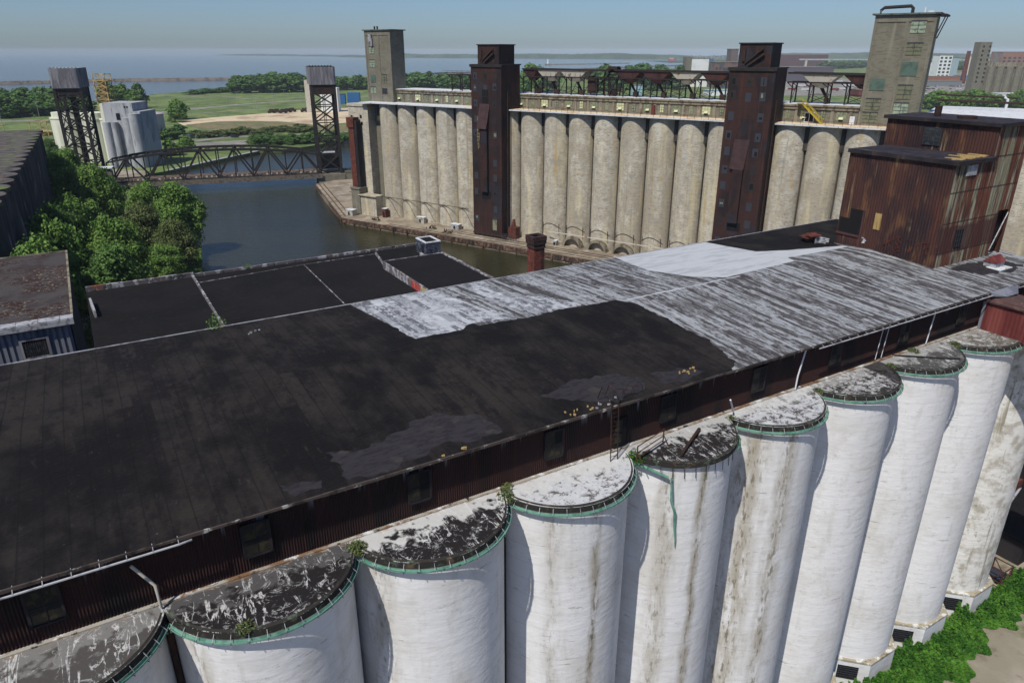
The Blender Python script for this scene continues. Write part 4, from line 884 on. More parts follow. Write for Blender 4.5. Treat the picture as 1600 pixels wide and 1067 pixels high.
mb.tube([(69, -4.25, 45.3), (182, -4.25, 45.3)], .04, 4); mb.tube([(69, -4.25, 44.8), (182, -4.25, 44.8)], .03, 4); part('walkway_railing', mb, RAILR, cel)
# gallery storey on the roof
mb = MB(); mb.box(5.3, 172, 3.0, 12.5, 44.2, 48.4); part('gallery_wall', mb, CONC_T, cel)
for i in range(37):
    x_ = 2.3 + CP / 2 * i + 4.6
    if x_ < 171 and not 57 < x_ < 67 and not 142 < x_ < 152: mb = MB(); mb.box(x_ - .45, x_ + .45, 2.82, 3.02, 44.2, 47.62); part('pilaster', mb, CONC_F, cel)
mb = MB(); mb.box(5.0, 172, 2.6, 12.9, 47.6, 48.4); part('gallery_lintel', mb, CONC_F, cel)
mb = MB(); mb.box(4.6, 172.3, 2.3, 13.2, 48.4, 48.85); part('gallery_roof', mb, CONC_F, cel)
mb = MB(); mb.box(4.65, 172.2, 2.4, 13.1, 48.85, 48.95); part('gallery_roof_sheet', mb, ROOFW, cel)
big = {2, 4, 6, 8, 14 + 3, 14 + 5 - 0, 21, 23, 25, 27, 29}
for i in range(37):
    x_ = 4.6 + CP / 2 * i
    if x_ > 171: break
    wide = (i % 2 == 0)
    hw = 1.25 if wide else .6
    if 56 < x_ < 68 or 141 < x_ < 152: continue
    mb = MB(); mb.box(x_ - hw, x_ + hw, 2.93, 2.99, 45.0, 47.3); wq = part('window', mb, OLIVE if wide or i % 3 == 0 else GRILL, cel)
    mb = MB()
    for r_ in range(3):
        for c_ in range(3 if wide else 2):
            nn = 3 if wide else 2; ww = 2 * hw / nn
            mb.box(x_ - hw + c_ * ww + .06, x_ - hw + (c_ + 1) * ww - .06, 2.89, 2.93, 45.08 + r_ * .74, 45.08 + r_ * .74 + .62)
    part('window_panes', mb, PALEWIN if i % 3 == 1 else OLIVE, wq)
    if wide:
        mb = MB(); mb.box(x_ - .55, x_ + .55, 2.72, 2.88, 45.0, 45.35); part('window_opening', mb, DARK, wq)
        mb = MB(); mb.add([(x_ - .55, 2.85, 45.95), (x_ + .55, 2.85, 45.95), (x_ + .55, 2.45, 45.4), (x_ - .55, 2.45, 45.4)], [(0, 1, 2, 3)]); part('vent_panel', mb, PALEWIN, wq)
mb = MB(); mb.box(115.0, 116.1, 2.2, 2.8, 44.25, 47.0); part('red_cabinet', mb, REDP, cel)
mb = MB(); mb.box(158.9, 161.4, 2.7, 2.82, 44.3, 46.9); dq = part('door', mb, ROOFW, cel, 'white double door under the yellow stair'); mb = MB(); mb.box(159.1, 160.05, 2.66, 2.7, 44.5, 46.6); mb.box(160.25, 161.2, 2.66, 2.7, 44.5, 46.6); part('door_pane', mb, DARK, dq)
mb = MB(); mb.box(170.2, 171.4, 2.7, 2.8, 44.3, 46.3); part('door', mb, ROOFW, cel, 'small white door beside the tall tower')
# end wall with its rust clad leg
mb = MB(); mb.box(-8.2, 2.2, -2.6, 26, 1.9, 42.9); mb.box(-8.5, 2.2, -2.9, 26.2, 42.5, 43.4); part('end_wall', mb, CONC, cel)
mb = MB()
for x_, z_ in ((-6.5, 38.5), (-6.3, 35.8), (-1.6, 38.8), (-1.3, 36.3)): mb.box(x_ - .5, x_ + .5, -2.68, -2.6, z_ - .6, z_ + .6)
part('end_window', mb, DARK, cel)
lg = thing('loading_leg', 'tall rust red boxed leg on a grey pedestal left of the tan elevator', 'conveyor leg', C, (-5, -8, 2))
mb = MB(); mb.box(-5.4, -2.6, -6.0, -3.6, 12.4, 36.5); mb.box(-5.8, -2.2, -6.4, -3.2, 35.0, 38.6); part('leg_casing', mb, RED_RUST, lg)
mb = MB(); mb.box(-2.6, -1.2, -5.8, -3.4, 12.4, 37.5); part('leg_side', mb, DARKWALL, lg)
mb = MB(); mb.box(-6.0, -.8, -7.2, -2.9, 11.8, 12.4); mb.box(-5.6, -1.1, -6.9, -3.1, 1.9, 11.8); part('pedestal', mb, CONC_T, lg)
mb = MB(); mb.box(-1.05, 7.2, -6.6, -2.7, 1.9, 9.6); mb.box(-1.8, 7.6, -7.2, -2.7, 9.6, 9.95); solo('lean_to', mb, CONC, 'flat roofed concrete lean-to at the foot of the rust red leg', 'lean-to', C, (3, -5, 2))

def tower(lab, u0, u1, v0, v1, z0, z1, wins, m=CONC_T, over=.9, cat='tower'):
    t = thing('workhouse_tower', lab, cat, C, ((u0 + u1) / 2, v0, z0))
    mb = MB(); mb.box(u0, u1, v0, v1, z0, z1); part('tower_wall', mb, m, t)
    mb = MB(); um = u0 + (u1 - u0) * .54
    for x_, w_ in ((u0 + .35, .35), (um, .3), (u1 - .35, .35)): mb.box(x_ - w_, x_ + w_, v0 - .14, v0, z0, z1 - 1.6)
    mb.box(u0, u1, v0 - .15, v0, z1 - 1.6, z1); part('pilasters', mb, m, t)
    mb = MB(); mb.box(u0 - over, u1 + over, v0 - over, v1 + over, z1, z1 + .35); part('tower_roof', mb, mat('green_grey_roof', lin('#56635c'), .8, [dict(col=lin('#403f3a'), s=1, lo=.5, hi=.6)]), t)
    for (x_, z_, w_, h_, mm, side) in wins:
        q = MB(); q.box(x_ - w_ / 2, x_ + w_ / 2, v0 - .12, v0 - .02, z_ - h_ / 2, z_ + h_ / 2); f = part('window', q, mm, t)
        if mm is not GREENB:
            q = MB(); q.box(x_ - w_ / 2 - .1, x_ + w_ / 2 + .1, v0 - .19, v0 - .1, z_ + h_ / 2, z_ + h_ / 2 + .22)
            for r_ in range(1, 3): q.box(x_ - w_ / 2, x_ + w_ / 2, v0 - .17, v0 - .12, z_ - h_ / 2 + h_ * r_ / 3 - .04, z_ - h_ / 2 + h_ * r_ / 3 + .04)
            q.box(x_ - .06, x_ + .06, v0 - .165, v0 - .12, z_ - h_ / 2, z_ + h_ / 2); part('window_bars', q, GRILL, f)
    return t
PALEG = mat('pale_green_glazing', lin('#8d9a83'), .4, [dict(col=lin('#6b7565'), s=1.2, lo=.5, hi=.6), dict(col=lin('#a8b4a4'), s=2.1, lo=.6, hi=.66)])
OLG = mat('grimy_olive_glazing', lin('#6c6d55'), .5, [dict(col=lin('#555744'), s=1.2, lo=.5, hi=.6)])
tl = tower('tall narrow concrete tower at the left end of the tan elevator', -.2, 12.6, 1.0, 8.2, 44.0, 68.9,
    [(3.0, 62.2, 2.6, 2.2, PALEG, 0), (2.9, 57.6, 2.6, 2.4, PALEG, 0), (2.8, 52.4, 2.6, 2.6, GREENB, 0), (2.7, 48.3, 2.6, 2.0, PALEG, 0), (8.6, 52.4, 2.4, 2.8, OLG, 0), (8.4, 48.0, 2.4, 1.8, GLASS, 0)], over=.6)
mb = MB(); mb.box(2.2, 3.6, .2, .9, 65.2, 67.6); mb.box(3.2, 3.9, .3, .9, 63.6, 66.2); part('wall_machine', mb, METALTRIM, tl)
mb = MB(); mb.cyl(3.2, 3, .3, 69.2, 70.4, 8); mb.cyl(4.6, 3, .3, 69.2, 70.4, 8); part('roof_vents', mb, STEEL, tl)
tr = tower('broad concrete tower with a bent roof pipe, right end of the tan elevator', 172.1, 185.6, 3.0, 9.0, 44.0, 70.1,
    [(181.9, 67.3, 3.2, 2.6, PALEG, 0), (181.9, 62.4, 3.4, 2.6, OLG, 0), (181.7, 57.9, 3.6, 3.2, GREENB, 0), (181.6, 52.5, 3.2, 3.2, OLG, 0), (181.5, 48.6, 3.2, 2.6, PALEG, 0), (175.2, 54.2, 3.4, 2.8, GREENB, 0), (175.0, 49.4, 3.4, 2.6, OLG, 0), (174.8, 46.2, 3.4, 2.4, OLG, 0)], over=.7)
mb = MB(); mb.box(185.6, 187.4, 2.6, 12, 69.7, 70.1); mb.bar((187.2, 3.2, 69.7), (185.7, 3.2, 64.8), .14); mb.bar((187.2, 8.8, 69.7), (185.7, 8.8, 64.8), .14); part('side_canopy', mb, STEEL_R, tr)
mb = MB(); mb.tube([(172.9, 4.2, 70.4), (172.9, 4.2, 71.2), (173.6, 4.2, 71.8), (179.4, 4.2, 72.0), (179.9, 4.2, 71.5), (179.9, 4.2, 70.4)], .38, 10); part('roof_pipe', mb, STEEL, tr, smooth=True)
mb = MB(); mb.cyl(182.6, 4, .28, 70.4, 71.7, 8, r1=.15); mb.box(183.3, 184.6, 4, 5, 70.4, 70.9); part('roof_vents', mb, PIPEW, tr)
lr = thing('long_white_roof', 'long low block with a flat white roof running off to the right of the broad tower', 'building', C, (215, 5, 44))
mb = MB(); mb.box(186.4, 290, 2, 46, 1.9, 46.7); part('wall', mb, CONC_T, lr)
mb = MB(); mb.box(186.2, 290, 1.7, 46.3, 46.7, 47.1); part('roof', mb, ROOFW, lr)
mb = MB(); mb.tube([(187, 38, 50.6), (205, 38, 50.2)], .25, 8); mb.tube([(187, 34, 49.4), (211.5, 34, 49.0)], .3, 6); part('roof_duct', mb, STEEL_R, lr)
mb = MB(); mb.tube([(208.3, 34, 49.1), (211.0, 34, 49.05), (211.8, 34, 48.5), (211.8, 34, 47)], .55, 10); mb.tube([(202.2, 38, 50.4), (203.1, 38, 49.8), (203.1, 38, 47)], .35, 8); part('duct_elbow', mb, PIPEW, lr, smooth=True)
# ------------------------------------------------ conveyor frame on the roof
cf = thing('conveyor_frame', 'long open steel conveyor frame carrying a row of hoppers on the tan elevator roof', 'conveyor', C, (110, 5, 48.95))
PU0 = [37.9 + 4.53 * i for i in range(0, 5)] + [68.15 + 4.545 * i for i in range(0, 16)] + [154.4, 158.9, 163.4, 168.0, 172.4]
for i, x_ in enumerate(PU0):
    mb = MB()
    for v_ in (4.2, 9.0):
        mb.bar((x_, v_, 48.95), (x_, v_, 54.2), .19)
        mb.bar((x_, v_, 53.0), (x_ - 1.5, v_, 54.2), .12)
    mb.bar((x_, 4.2, 54.2), (x_, 9.0, 54.2), .15); mb.bar((x_, 4.2, 49.2), (x_, 9, 54.0), .07)
    part('frame_post', mb, STEEL, cf)
mb = MB()
for i in range(len(PU0) - 1):
    a_, b_ = PU0[i], PU0[i + 1]
    if b_ - a_ > 8 or i % 2: continue
    mb = MB()
    for v_ in (4.2, 9.0): mb.bar((a_, v_, 50.8), (b_, v_, 49.2), .07); mb.bar((a_, v_, 51.2), (b_, v_, 51.2), .07); mb.bar((a_, v_, 49.2), (b_, v_, 51.1), .06)
    part('cross_bracing', mb, STEEL_R, cf)
mb = MB()
for (a_, b_) in ((36, 55.6), (68, 140.6), (153, 173.5)):
    for v_ in (4.0, 9.2): mb.bar((a_, v_, 54.25), (b_, v_, 54.25), .2)
for (a_, b_) in ((68, 100), (101.5, 140.6), (153, 176)):
    for v_ in (3.6, 9.6): mb.bar((a_, v_, 56.55), (b_, v_, 56.4), .26)
part('long_beam', mb, STEEL, cf)
mb = MB(); mb.box(68, 100, 3.7, 9.5, 56.5, 56.65); mb.box(101.5, 140.6, 3.7, 9.5, 56.4, 56.55); mb.box(153, 176, 3.7, 9.5, 56.4, 56.55); part('top_deck', mb, STEEL_R, cf)
mb = MB()
for x_ in np.arange(36, 56, 2.2): mb.bar((x_, 4, 54.4), (x_, 4, 55.6), .04)
for z_ in (55.0, 55.6): mb.bar((34, 4, z_), (55.6, 4, z_), .04)
for x_ in np.arange(77, 98, 1.8): mb.bar((x_, 3.8, 53.9), (x_, 3.8, 55.6), .04)
part('frame_railing', mb, STEEL_R, cf)
hop = [(65.5, 73.4, RUST), (73.8, 81.8, CREAM), (82.2, 91.9, CREAM), (101.5, 110.2, RUST), (110.6, 119.4, RUST), (119.8, 128.3, CREAM), (128.7, 137.2, RUST), (156.6, 166.0, CREAM), (167.0, 176.4, RUST)]
for a_, b_, m_ in hop:
    a_ = max(a_, 68.2) if a_ < 68 else a_
    w_ = (b_ - a_); cu = (a_ + b_) / 2; vs = []
    for z_, fx, fv in ((56.4, .5, 2.95), (56.2, .5, 2.95), (54.3, .27, 2.6), (52.9, .1, .8)): vs += [(cu - w_ * fx, 6.6 - fv, z_), (cu + w_ * fx, 6.6 - fv, z_), (cu + w_ * fx, 6.6 + fv, z_), (cu - w_ * fx, 6.6 + fv, z_)]
    mb = MB(); mb.add(vs, [(4 * r_ + j, 4 * r_ + (j + 1) % 4, 4 * r_ + 4 + (j + 1) % 4, 4 * r_ + 4 + j) for r_ in range(3) for j in range(4)] + [(12, 13, 14, 15)])
    part('hopper', mb, m_, cf, 'cream painted hopper' if m_ is CREAM else 'rust brown hopper')
    mb = MB(); mb.tube([(cu, 6.6, 53), (cu + 1.9, 6.6, 50.0)], [.45, .35], 6); mb.box(cu + 1.2, cu + 2.6, 5.8, 7.2, 49.0, 50.4); part('spout', mb, STEEL_R, cf)
bl = thing('bucket_loader', 'rusty upright machine leaning out of the gap in the conveyor frame', 'machine', C, (99.5, 6, 49))
mb = MB()
for v_ in (4.5, 7.5): mb.tube([(98.2, v_, 49), (97.7, v_, 54.8), (98.6, v_, 56.9), (101.6, v_, 56.9), (102.6, v_, 55), (101.8, v_, 49)], .28, 5)
for z_ in (50.5, 52, 53.5, 55): mb.bar((98, 4.5, z_), (102.3, 4.5, z_ + .5), .1); mb.bar((98, 7.5, z_), (102.3, 7.5, z_ + .5), .1)
part('machine_frame', mb, STEEL_R, bl)
mb = MB(); mb.box(99, 101.3, 4.8, 7.2, 49.2, 50.4); mb.box(98.6, 101.8, 4.9, 7.1, 55.8, 57.6); mb.bar((93, 6, 50.2), (98.5, 6, 55), .22); part('machine_body', mb, STEEL_R, bl)
mb = MB(); mb.box(91.8, 94.6, 4.9, 7.0, 49.6, 54.0); mb.cyl(93.2, 6, .9, 54.0, 54.8, 10, r1=.5); solo('rusty_tank', mb, STEEL_R, 'rusty box machine under the gap in the conveyor frame', 'machine', C, (93, 6, 49))
# yellow stair
ys = thing('yellow_stair', 'bright yellow steel stair leading up to the conveyor roof', 'stair', C, (160, 1, 44))
mb = MB()
for v_ in (.8, 2.0):
    mb.bar((163.8, v_, 44.3), (158.3, v_, 49.1), .16); mb.bar((163.8, v_, 45.4), (158.3, v_, 50.2), .06); mb.bar((157.0, v_, 49.1), (158.4, v_, 49.1), .14); mb.bar((157.0, v_, 50.2), (158.3, v_, 50.2), .06)
    for i in range(7): t = i / 6; x_ = 163.8 - 5.5 * t; z_ = 44.3 + 4.8 * t; mb.bar((x_, v_, z_), (x_, v_, z_ + 1.1), .05)
part('stair_rails', mb, YELLOW, ys)
mb = MB()
for i in range(18): t = i / 17; mb.box(163.7 - 5.4 * t - .16, 163.7 - 5.4 * t + .16, .8, 2.0, 44.35 + 4.75 * t, 44.42 + 4.75 * t)
part('stair_treads', mb, YELLOW, ys)
mb = MB(); mb.box(156.9, 158.4, .6, 2.3, 49.05, 49.2); part('landing', mb, YELLOW, ys)
# ------------------------------------------------ marine towers
HOOD = mat('mauve_rust_hood', lin('#412d2d'), .75, [dict(col=lin('#352525'), s=.6, lo=.45, hi=.6)])
def marine(lab, u0, seed, big_gap, full):
    u1 = u0 + 12.0; v0, v1 = -8.2, 2.6; t = thing('marine_tower', lab, 'unloading tower', C, (u0 + 6, -3, 2)); rr = random.Random(seed)
    mb = MB(); mb.box(u0, u1, v0, v1, 3.2, 57.7); part('tower_siding', mb, TOWERR, t)
    mb = MB(); mb.box(u0 - .3, u1 + .3, v0 - .3, v1 + .3, 57.7, 58.05); mb.box(u0 - .35, u1 + .35, v0 - .35, v0 - .28, 57.2, 58.05); part('tower_roof', mb, STEEL, t)
    mb = MB(); mb.box(u0 + 1.4, u0 + 9.8, v0 + 2, v1, 58.05, 63.7); part('penthouse', mb, TOWERR, t)
    mb = MB(); mb.box(u0 + 1.1, u0 + 10.1, v0 + 1.7, v1 + .3, 63.7, 64.0); part('penthouse_roof', mb, STEEL, t)
    mb = MB(); mb.bar((u0 + 3.2, v0 + 1.8, 59), (u0 + 7.6, v0 + 1.5, 62.6), .22); mb.bar((u0 + 4.2, v0 + 1.7, 58.6), (u0 + 8.0, v0 + 1.4, 61.3), .3); mb.box(u0 + 2.4, u0 + 3.2, v0 + 1.6, v0 + 2, 59.5, 62.4); part('penthouse_boom', mb, STEEL_R, t)
    # hood and chute down the front
    mb = MB()
    a_, b_ = u0 + 3.4, u0 + 6.9; zt, zb = big_gap - .4, big_gap - 8.2
    mb.add([(a_, v0, zt), (b_ + .5, v0, zt), (b_, v0 - (1.6 if full else .7), zb), (a_ - .4, v0 - (1.6 if full else .7), zb), (a_ - .4, v0, zb), (b_, v0, zb)], [(0, 1, 2, 3), (0, 3, 4), (1, 5, 2), (3, 2, 5, 4)]); part('chute_hood', mb, HOOD, t)
    mb = MB(); mb.box(u0 + 5.2 - 1.2, u0 + 5.2 + 1.6, v0 - 1.1, v0, 17.6, zb); part('chute', mb, TOWERR, t)
    mb = MB(); mb.box(u0 + 3.9, u0 + 7.6, v0 - .08, v0 + .02, 15.2, 17.6); part('opening', mb, DARK, t)
    if full:
        mb = MB(); mb.box(u0 + 4.4, u0 + 6.9, v0 - .07, v0 + .02, big_gap - .3, big_gap + 4.0); op = part('opening', mb, DARK, t)
        mb = MB(); mb.bar((u0 + 4.5, v0 - .15, big_gap + 1.8), (u0 + 6.9, v0 - .15, big_gap + 1.8), .07); mb.bar((u0 + 5.7, v0 - .12, big_gap), (u0 + 6.2, v0 - .12, big_gap + 3.6), .07); part('opening_frame', mb, STEEL_R, op)
        mb = MB()
        for i in range(9): mb.bar((u0 + 2.6 + rr.uniform(-.3, .3), v0 - .5, 41 - i * 1.1), (u0 + 3.3 + rr.uniform(0, 1.2), v0 - .6, 41 - i * 1.1), .06)
        mb.bar((u0 + 2.7, v0 - .5, 42), (u0 + 2.9, v0 - .5, 31.5), .06); mb.bar((u0 + 3.3, v0 - .5, 41), (u0 + 3.4, v0 - .5, 32.5), .05); part('broken_ladder', mb, YELLOW_O, t)
    rows = [54.5, 51, 46, 41, 36.5, 32, 27.5, 22.5, 17.5, 12.0, 8]
    for z_ in rows:
        for du_ in (1.6, 9.4) if z_ < 50 else (1.6, 5.6, 9.4):
            if z_ < 16 and du_ < 3 and rr.random() < .5: continue
            w_, h_ = .75, 1.1; xx = u0 + du_ + rr.uniform(-.2, .2); zz = z_ + rr.uniform(-.3, .3)
            mb = MB(); mb.box(xx - w_, xx + w_, v0 - .06, v0 + .02, zz - h_, zz + h_); wq = part('window', mb, GRILL if rr.random() < .65 else STEEL, t)
            if rr.random() < .6:
                mb = MB(); a1_, b1_ = rr.uniform(-.6, 0), rr.uniform(.1, .6); mb.box(xx + a1_, xx + b1_, v0 - .1, v0 - .05, zz + rr.uniform(-.9, 0), zz + rr.uniform(.1, .9)); part('broken_pane', mb, DARK if rr.random() < .85 else OLIVE, wq)
    # side face pipes and recess
    mb = MB(); mb.bar((u1 + .25, v0 + 3.4, 3.2), (u1 + .25, v0 + 3.4, 50), .2); mb.box(u1 - .02, u1 + .35, v0 + 5.8, v0 + 8.6, 3.4, 44); part('side_duct', mb, STEEL_R, t)
    mb = MB(); mb.box(u0 - .2, u1 + 2.0, v0 - .2, v0 + .5, 2.55, 3.2); mb.box(u0 - .2, u1 + 2.0, v1 - .5, v1, 2.55, 3.2); mb.box(u0 - .2, u0 + .3, v0, v1, 2.6, 3.2); mb.box(u1 - .3, u1 + .2, v0, v1, 2.6, 3.2); part('bogie_frame', mb, STEEL_R, t)
    for i in range(9):
        mb = MB(); x_ = u0 + .6 + i * 1.45; n = 12; vs = [(x_ + .38 * math.cos(2 * math.pi * j / n), v, 2.4 + .38 * math.sin(2 * math.pi * j / n)) for v in (v0 - .25, v0 + .05) for j in range(n)]
        mb.add(vs, [(j, (j + 1) % n, n + (j + 1) % n, n + j) for j in range(n)] + [tuple(range(n)), tuple(range(n, 2 * n))])
        part('wheel', mb, STEEL, t)
    mb = MB(); mb.box(u0 + 8.2, u0 + 9.9, v0 - .09, v0, 4.6, 8.2); part('door_panel', mb, OLIVE if full else STEEL, t)
    return t
marine('rust brown marine unloading tower with a large black hole and hood, nearer the bridge', 55.7, 11, 46.4, True)
marine('rust brown marine unloading tower with a closed front, nearer the broad concrete tower', 140.9, 12, 40.4, False)
mb = MB(); mb.box(69.2, 72.2, -6.5, -3.8, 2.05, 6.0); mb.cyl(70.6, -5.2, .8, 6, 8.6, 8, r1=.5); solo('rusty_winch', mb, RED_RUST, 'orange rusty winch box standing right of the nearer marine tower', 'machine', C, (70, -5, 2))
mb = MB()
for x_ in np.arange(68.8, 75.4, 1.1): mb.bar((x_, -9.3, 2), (x_, -9.3, 4.2), .06)
for z_ in (2.7, 3.5, 4.2): mb.bar((68.8, -9.3, z_), (75, -9.3, z_), .06)
solo('quay_barrier', mb, GRILL, 'blue grey barrier between the marine tower and the bins', 'barrier', C, (72, -9.3, 2))
# ------------------------------------------------ quay furniture
for v_ in (-8.5, -10.4, -13.3, -15.1):
    mb = MB(); mb.box(50 if v_ > -12 else 20, 140, v_ - .06, v_ + .06, 2.0, 2.15); solo('crane_rail', mb, STEEL_R, 'rusty crane rail along the tan quay, %s' % {-8.5: 'closest to the bins', -10.4: 'second from the bins', -13.3: 'third from the bins', -15.1: 'closest to the water'}[v_], 'rail', C, (90, v_, 2))
mb = MB()
rr = random.Random(9)
for i in range(110):
    x_ = -3 + i * 1.7; mb.box(x_, x_ + 1.6, -16.25, -15.95, .6 + rr.uniform(-.1, .1), 2.18)
    if i % 4 == 0: mb.box(x_ + .2, x_ + .7, -16.6, -16.2, -.5, 1.9)
q0 = len(mb.v)
solo('quay_wall', mb, QUAYW, 'weathered timber facing along the river edge of the tan quay', 'quay wall', C, (90, -16, 0))
mb = MB(); a_, b_ = (-69.5, 30.4), (-5.2, -14.0); l_ = math.dist(a_, b_); ang = math.atan2(b_[1] - a_[1], b_[0] - a_[0])
for i in range(46): mb.box(a_[0] + i * 1.7, a_[0] + i * 1.7 + 1.6, a_[1] - .3, a_[1] + .05, .5 + rr.uniform(-.1, .1), 2.25, rot=(a_[0], a_[1], ang))
for i in range(2): mb.box(a_[0], a_[0] + l_, a_[1] + 1.6 + i * 2, a_[1] + 1.9 + i * 2, 2.0, 2.3, rot=(a_[0], a_[1], ang))
solo('quay_wall', mb, QUAYW, 'slanting timber quay edge between the bridge and the tan elevator', 'quay wall', C, (-40, 8, 0))
def crate(lab, u, v, sx, sy, h, m, cat='hut'):
    t = thing('quay_' + cat, lab, cat, C, (u, v, 2)); q = MB(); q.box(u - sx / 2, u + sx / 2, v - sy / 2, v + sy / 2, 2, 2 + h); part('hut_wall', q, m, t)
    q = MB(); q.box(u - sx / 2 - .1, u + sx / 2 + .1, v - sy / 2 - .1, v + sy / 2 + .1, 2 + h, 2.12 + h); part('hut_roof', q, ROOFW, t)
    q = MB(); q.box(u - .5, u + .3, v - sy / 2 - .06, v - sy / 2, 2.2, 2 + h * .7); part('hut_door', q, DARK, t)
HUTW = mat('off_white_hut_paint', lin('#a9a69c'), .8, [dict(col=lin('#7d786c'), s=.8, lo=.48, hi=.62, det=6)])
crate('white hut beside the slanting quay corner', -3.5, -9.8, 3.8, 2.6, 2.2, HUTW)
crate('brown and white box standing at the first bin', 10.5, -5.2, 1.8, 1.8, 3.4, RED_RUST, 'box')
crate('white open shed against the bins between two curved rods', 28.5, -4.9, 3.6, 1.4, 2.2, HUTW, 'shed')
crate('small dark fronted shed near the bins left of the marine tower', 45.5, -5.4, 3.6, 2.0, 1.8, METALTRIM, 'shed')
crate('small white box at the bins right of the marine tower', 87.5, -5.4, 1.2, 1.2, 1.6, HUTW, 'box')
for (lab, u, v, s) in (('dark scrap heap on the quay near the slanting corner', 11, -11.2, 1), ('flat scrap piece in the middle of the quay', 38, -10.5, 2), ('tangled dark scrap machine on the quay near the rails', 46.5, -12.0, 3)):
    q = MB(); rr = random.Random(s)
    for i in range(12): a1_ = (u + rr.uniform(-1.8, 1.8), v + rr.uniform(-.7, .7), 2.05); q.bar(a1_, (a1_[0] + rr.uniform(-1.5, 1.5), a1_[1] + rr.uniform(-.6, .6), 2.2 + rr.uniform(0, 1.3)), .12)
    solo('scrap_heap', q, STEEL_R, lab, 'scrap', C, (u, v, 2))
# blue hoist platform seen past the headhouse
bp = thing('blue_platform', 'blue steel hoist with a yellow railed platform right of the headhouse', 'hoist', C, (187, -8, 2))
mb = MB(); mb.box(186.5, 191, -12.5, -8.5, 18.2, 19.2); mb.box(188.0, 190.8, -11.6, -9, 19.2, 21.6); mb.box(187.2, 188, -11, -10.2, 2, 18.2); mb.box(190, 190.8, -11, -10.2, 2, 18.2); part('hoist_body', mb, BLUE, bp)
mb = MB()
for z_ in (19.3, 20.0, 20.7): mb.bar((185.2, -12.5, z_), (190.8, -12.5, z_), .09)
for x_ in (185.2, 186.6, 188): mb.bar((x_, -12.5, 19.2), (x_, -12.5, 20.7), .09)
part('platform_railing', mb, YELLOW, bp)

# ================================================================ lift bridge
br = thing('lift_bridge', 'dark steel truss lift bridge span low over the river', 'bridge', B, (47, 5, 6))
BL, BW_ = 94.4, 14.5
def ztop(u):
    t = (u - 47.2) / 47.2; return 18.6 - 4.0 * abs(t) ** 2.2
N_ = 12
for side, v_ in (('near', 0.0), ('far', BW_)):
    mb = MB()
    us = [BL * i / N_ for i in range(N_ + 1)]
    tp = [(u, v_, ztop(u)) for u in us[1:-1]]
    for i in range(len(tp) - 1): mb.tube([tp[i], tp[i + 1]], .75, 4)
    mb.tube([(0, v_, ztop(0)), tp[0]], .5, 4); mb.tube([tp[-1], (BL, v_, ztop(BL))], .5, 4)
    mb.tube([(0, v_, 5.0), (BL, v_, 5.0)], .9, 4)
    for i in range(1, N_):
        mb.tube([(us[i], v_, 5.6), (us[i], v_, ztop(us[i]))], .34, 4)
    for i in range(N_):
        a_, b_ = (us[i], us[i + 1]) if (i < N_ / 2) == (i % 2 == 1) or True else (us[i + 1], us[i])
        if i % 2 == 0: mb.tube([(us[i], v_, 5.6), (us[i + 1], v_, ztop(us[i + 1]))], .5, 4)
        else: mb.tube([(us[i], v_, ztop(us[i])), (us[i + 1], v_, 5.6)], .5, 4)
    for u in (0, BL): mb.tube([(u, v_, 5.6), (u, v_, ztop(u))], .4, 4)
    part('truss', mb, STEEL, br)
mb = MB()
for i in range(N_ + 1):
    u = BL * i / N_; mb.tube([(u, 0, ztop(u)), (u, BW_, ztop(u))], .22, 4)
    if i < N_: u2 = BL * (i + 1) / N_; mb.tube([(u, 0, ztop(u)), (u2, BW_, ztop(u2))], .13, 4); mb.tube([(u, BW_, ztop(u)), (u2, 0, ztop(u2))], .13, 4)
part('top_bracing', mb, STEEL, br)
mb = MB(); mb.box(0, BL, .9, BW_ - .9, 5.5, 5.85); part('deck', mb, mat('bridge_deck', lin('#5f5145'), .95, [dict(col=lin('#5d4c42'), s=1.2, lo=.5, hi=.62)]), br)
mb = MB(); mb.box(-1, BL + 1, -2.8, -.7, 4.6, 5.0); mb.box(-1, BL + 1, -3.0, -2.8, 3.5, 5.6); part('walkway', mb, mat('walkway_timber', lin('#6d655a'), .95, [dict(col=lin('#4e463e'), s=1, lo=.5, hi=.6)]), br)
mb = MB()
for i in range(N_ + 1): u = BL * i / N_; mb.tube([(u, -2.2, 5.0), (u, BW_ + .5, 5.0)], .4, 4); mb.tube([(u, -2.2, 5.1), (u, .2, 3.9), (u, BW_, 3.9)], .25, 4)
mb.tube([(0, .3, 3.9), (BL, .3, 3.9)], .22, 4); mb.tube([(0, BW_, 3.9), (BL, BW_, 3.9)], .22, 4); part('floor_beams', mb, STEEL, br)
mb = MB()
for i in range(40): u = 2 + i * 2.3; mb.box(u, u + .9, .95, 1.3, 5.85, 6.5)
part('guard_rail', mb, CREAM, br, kind='stuff')
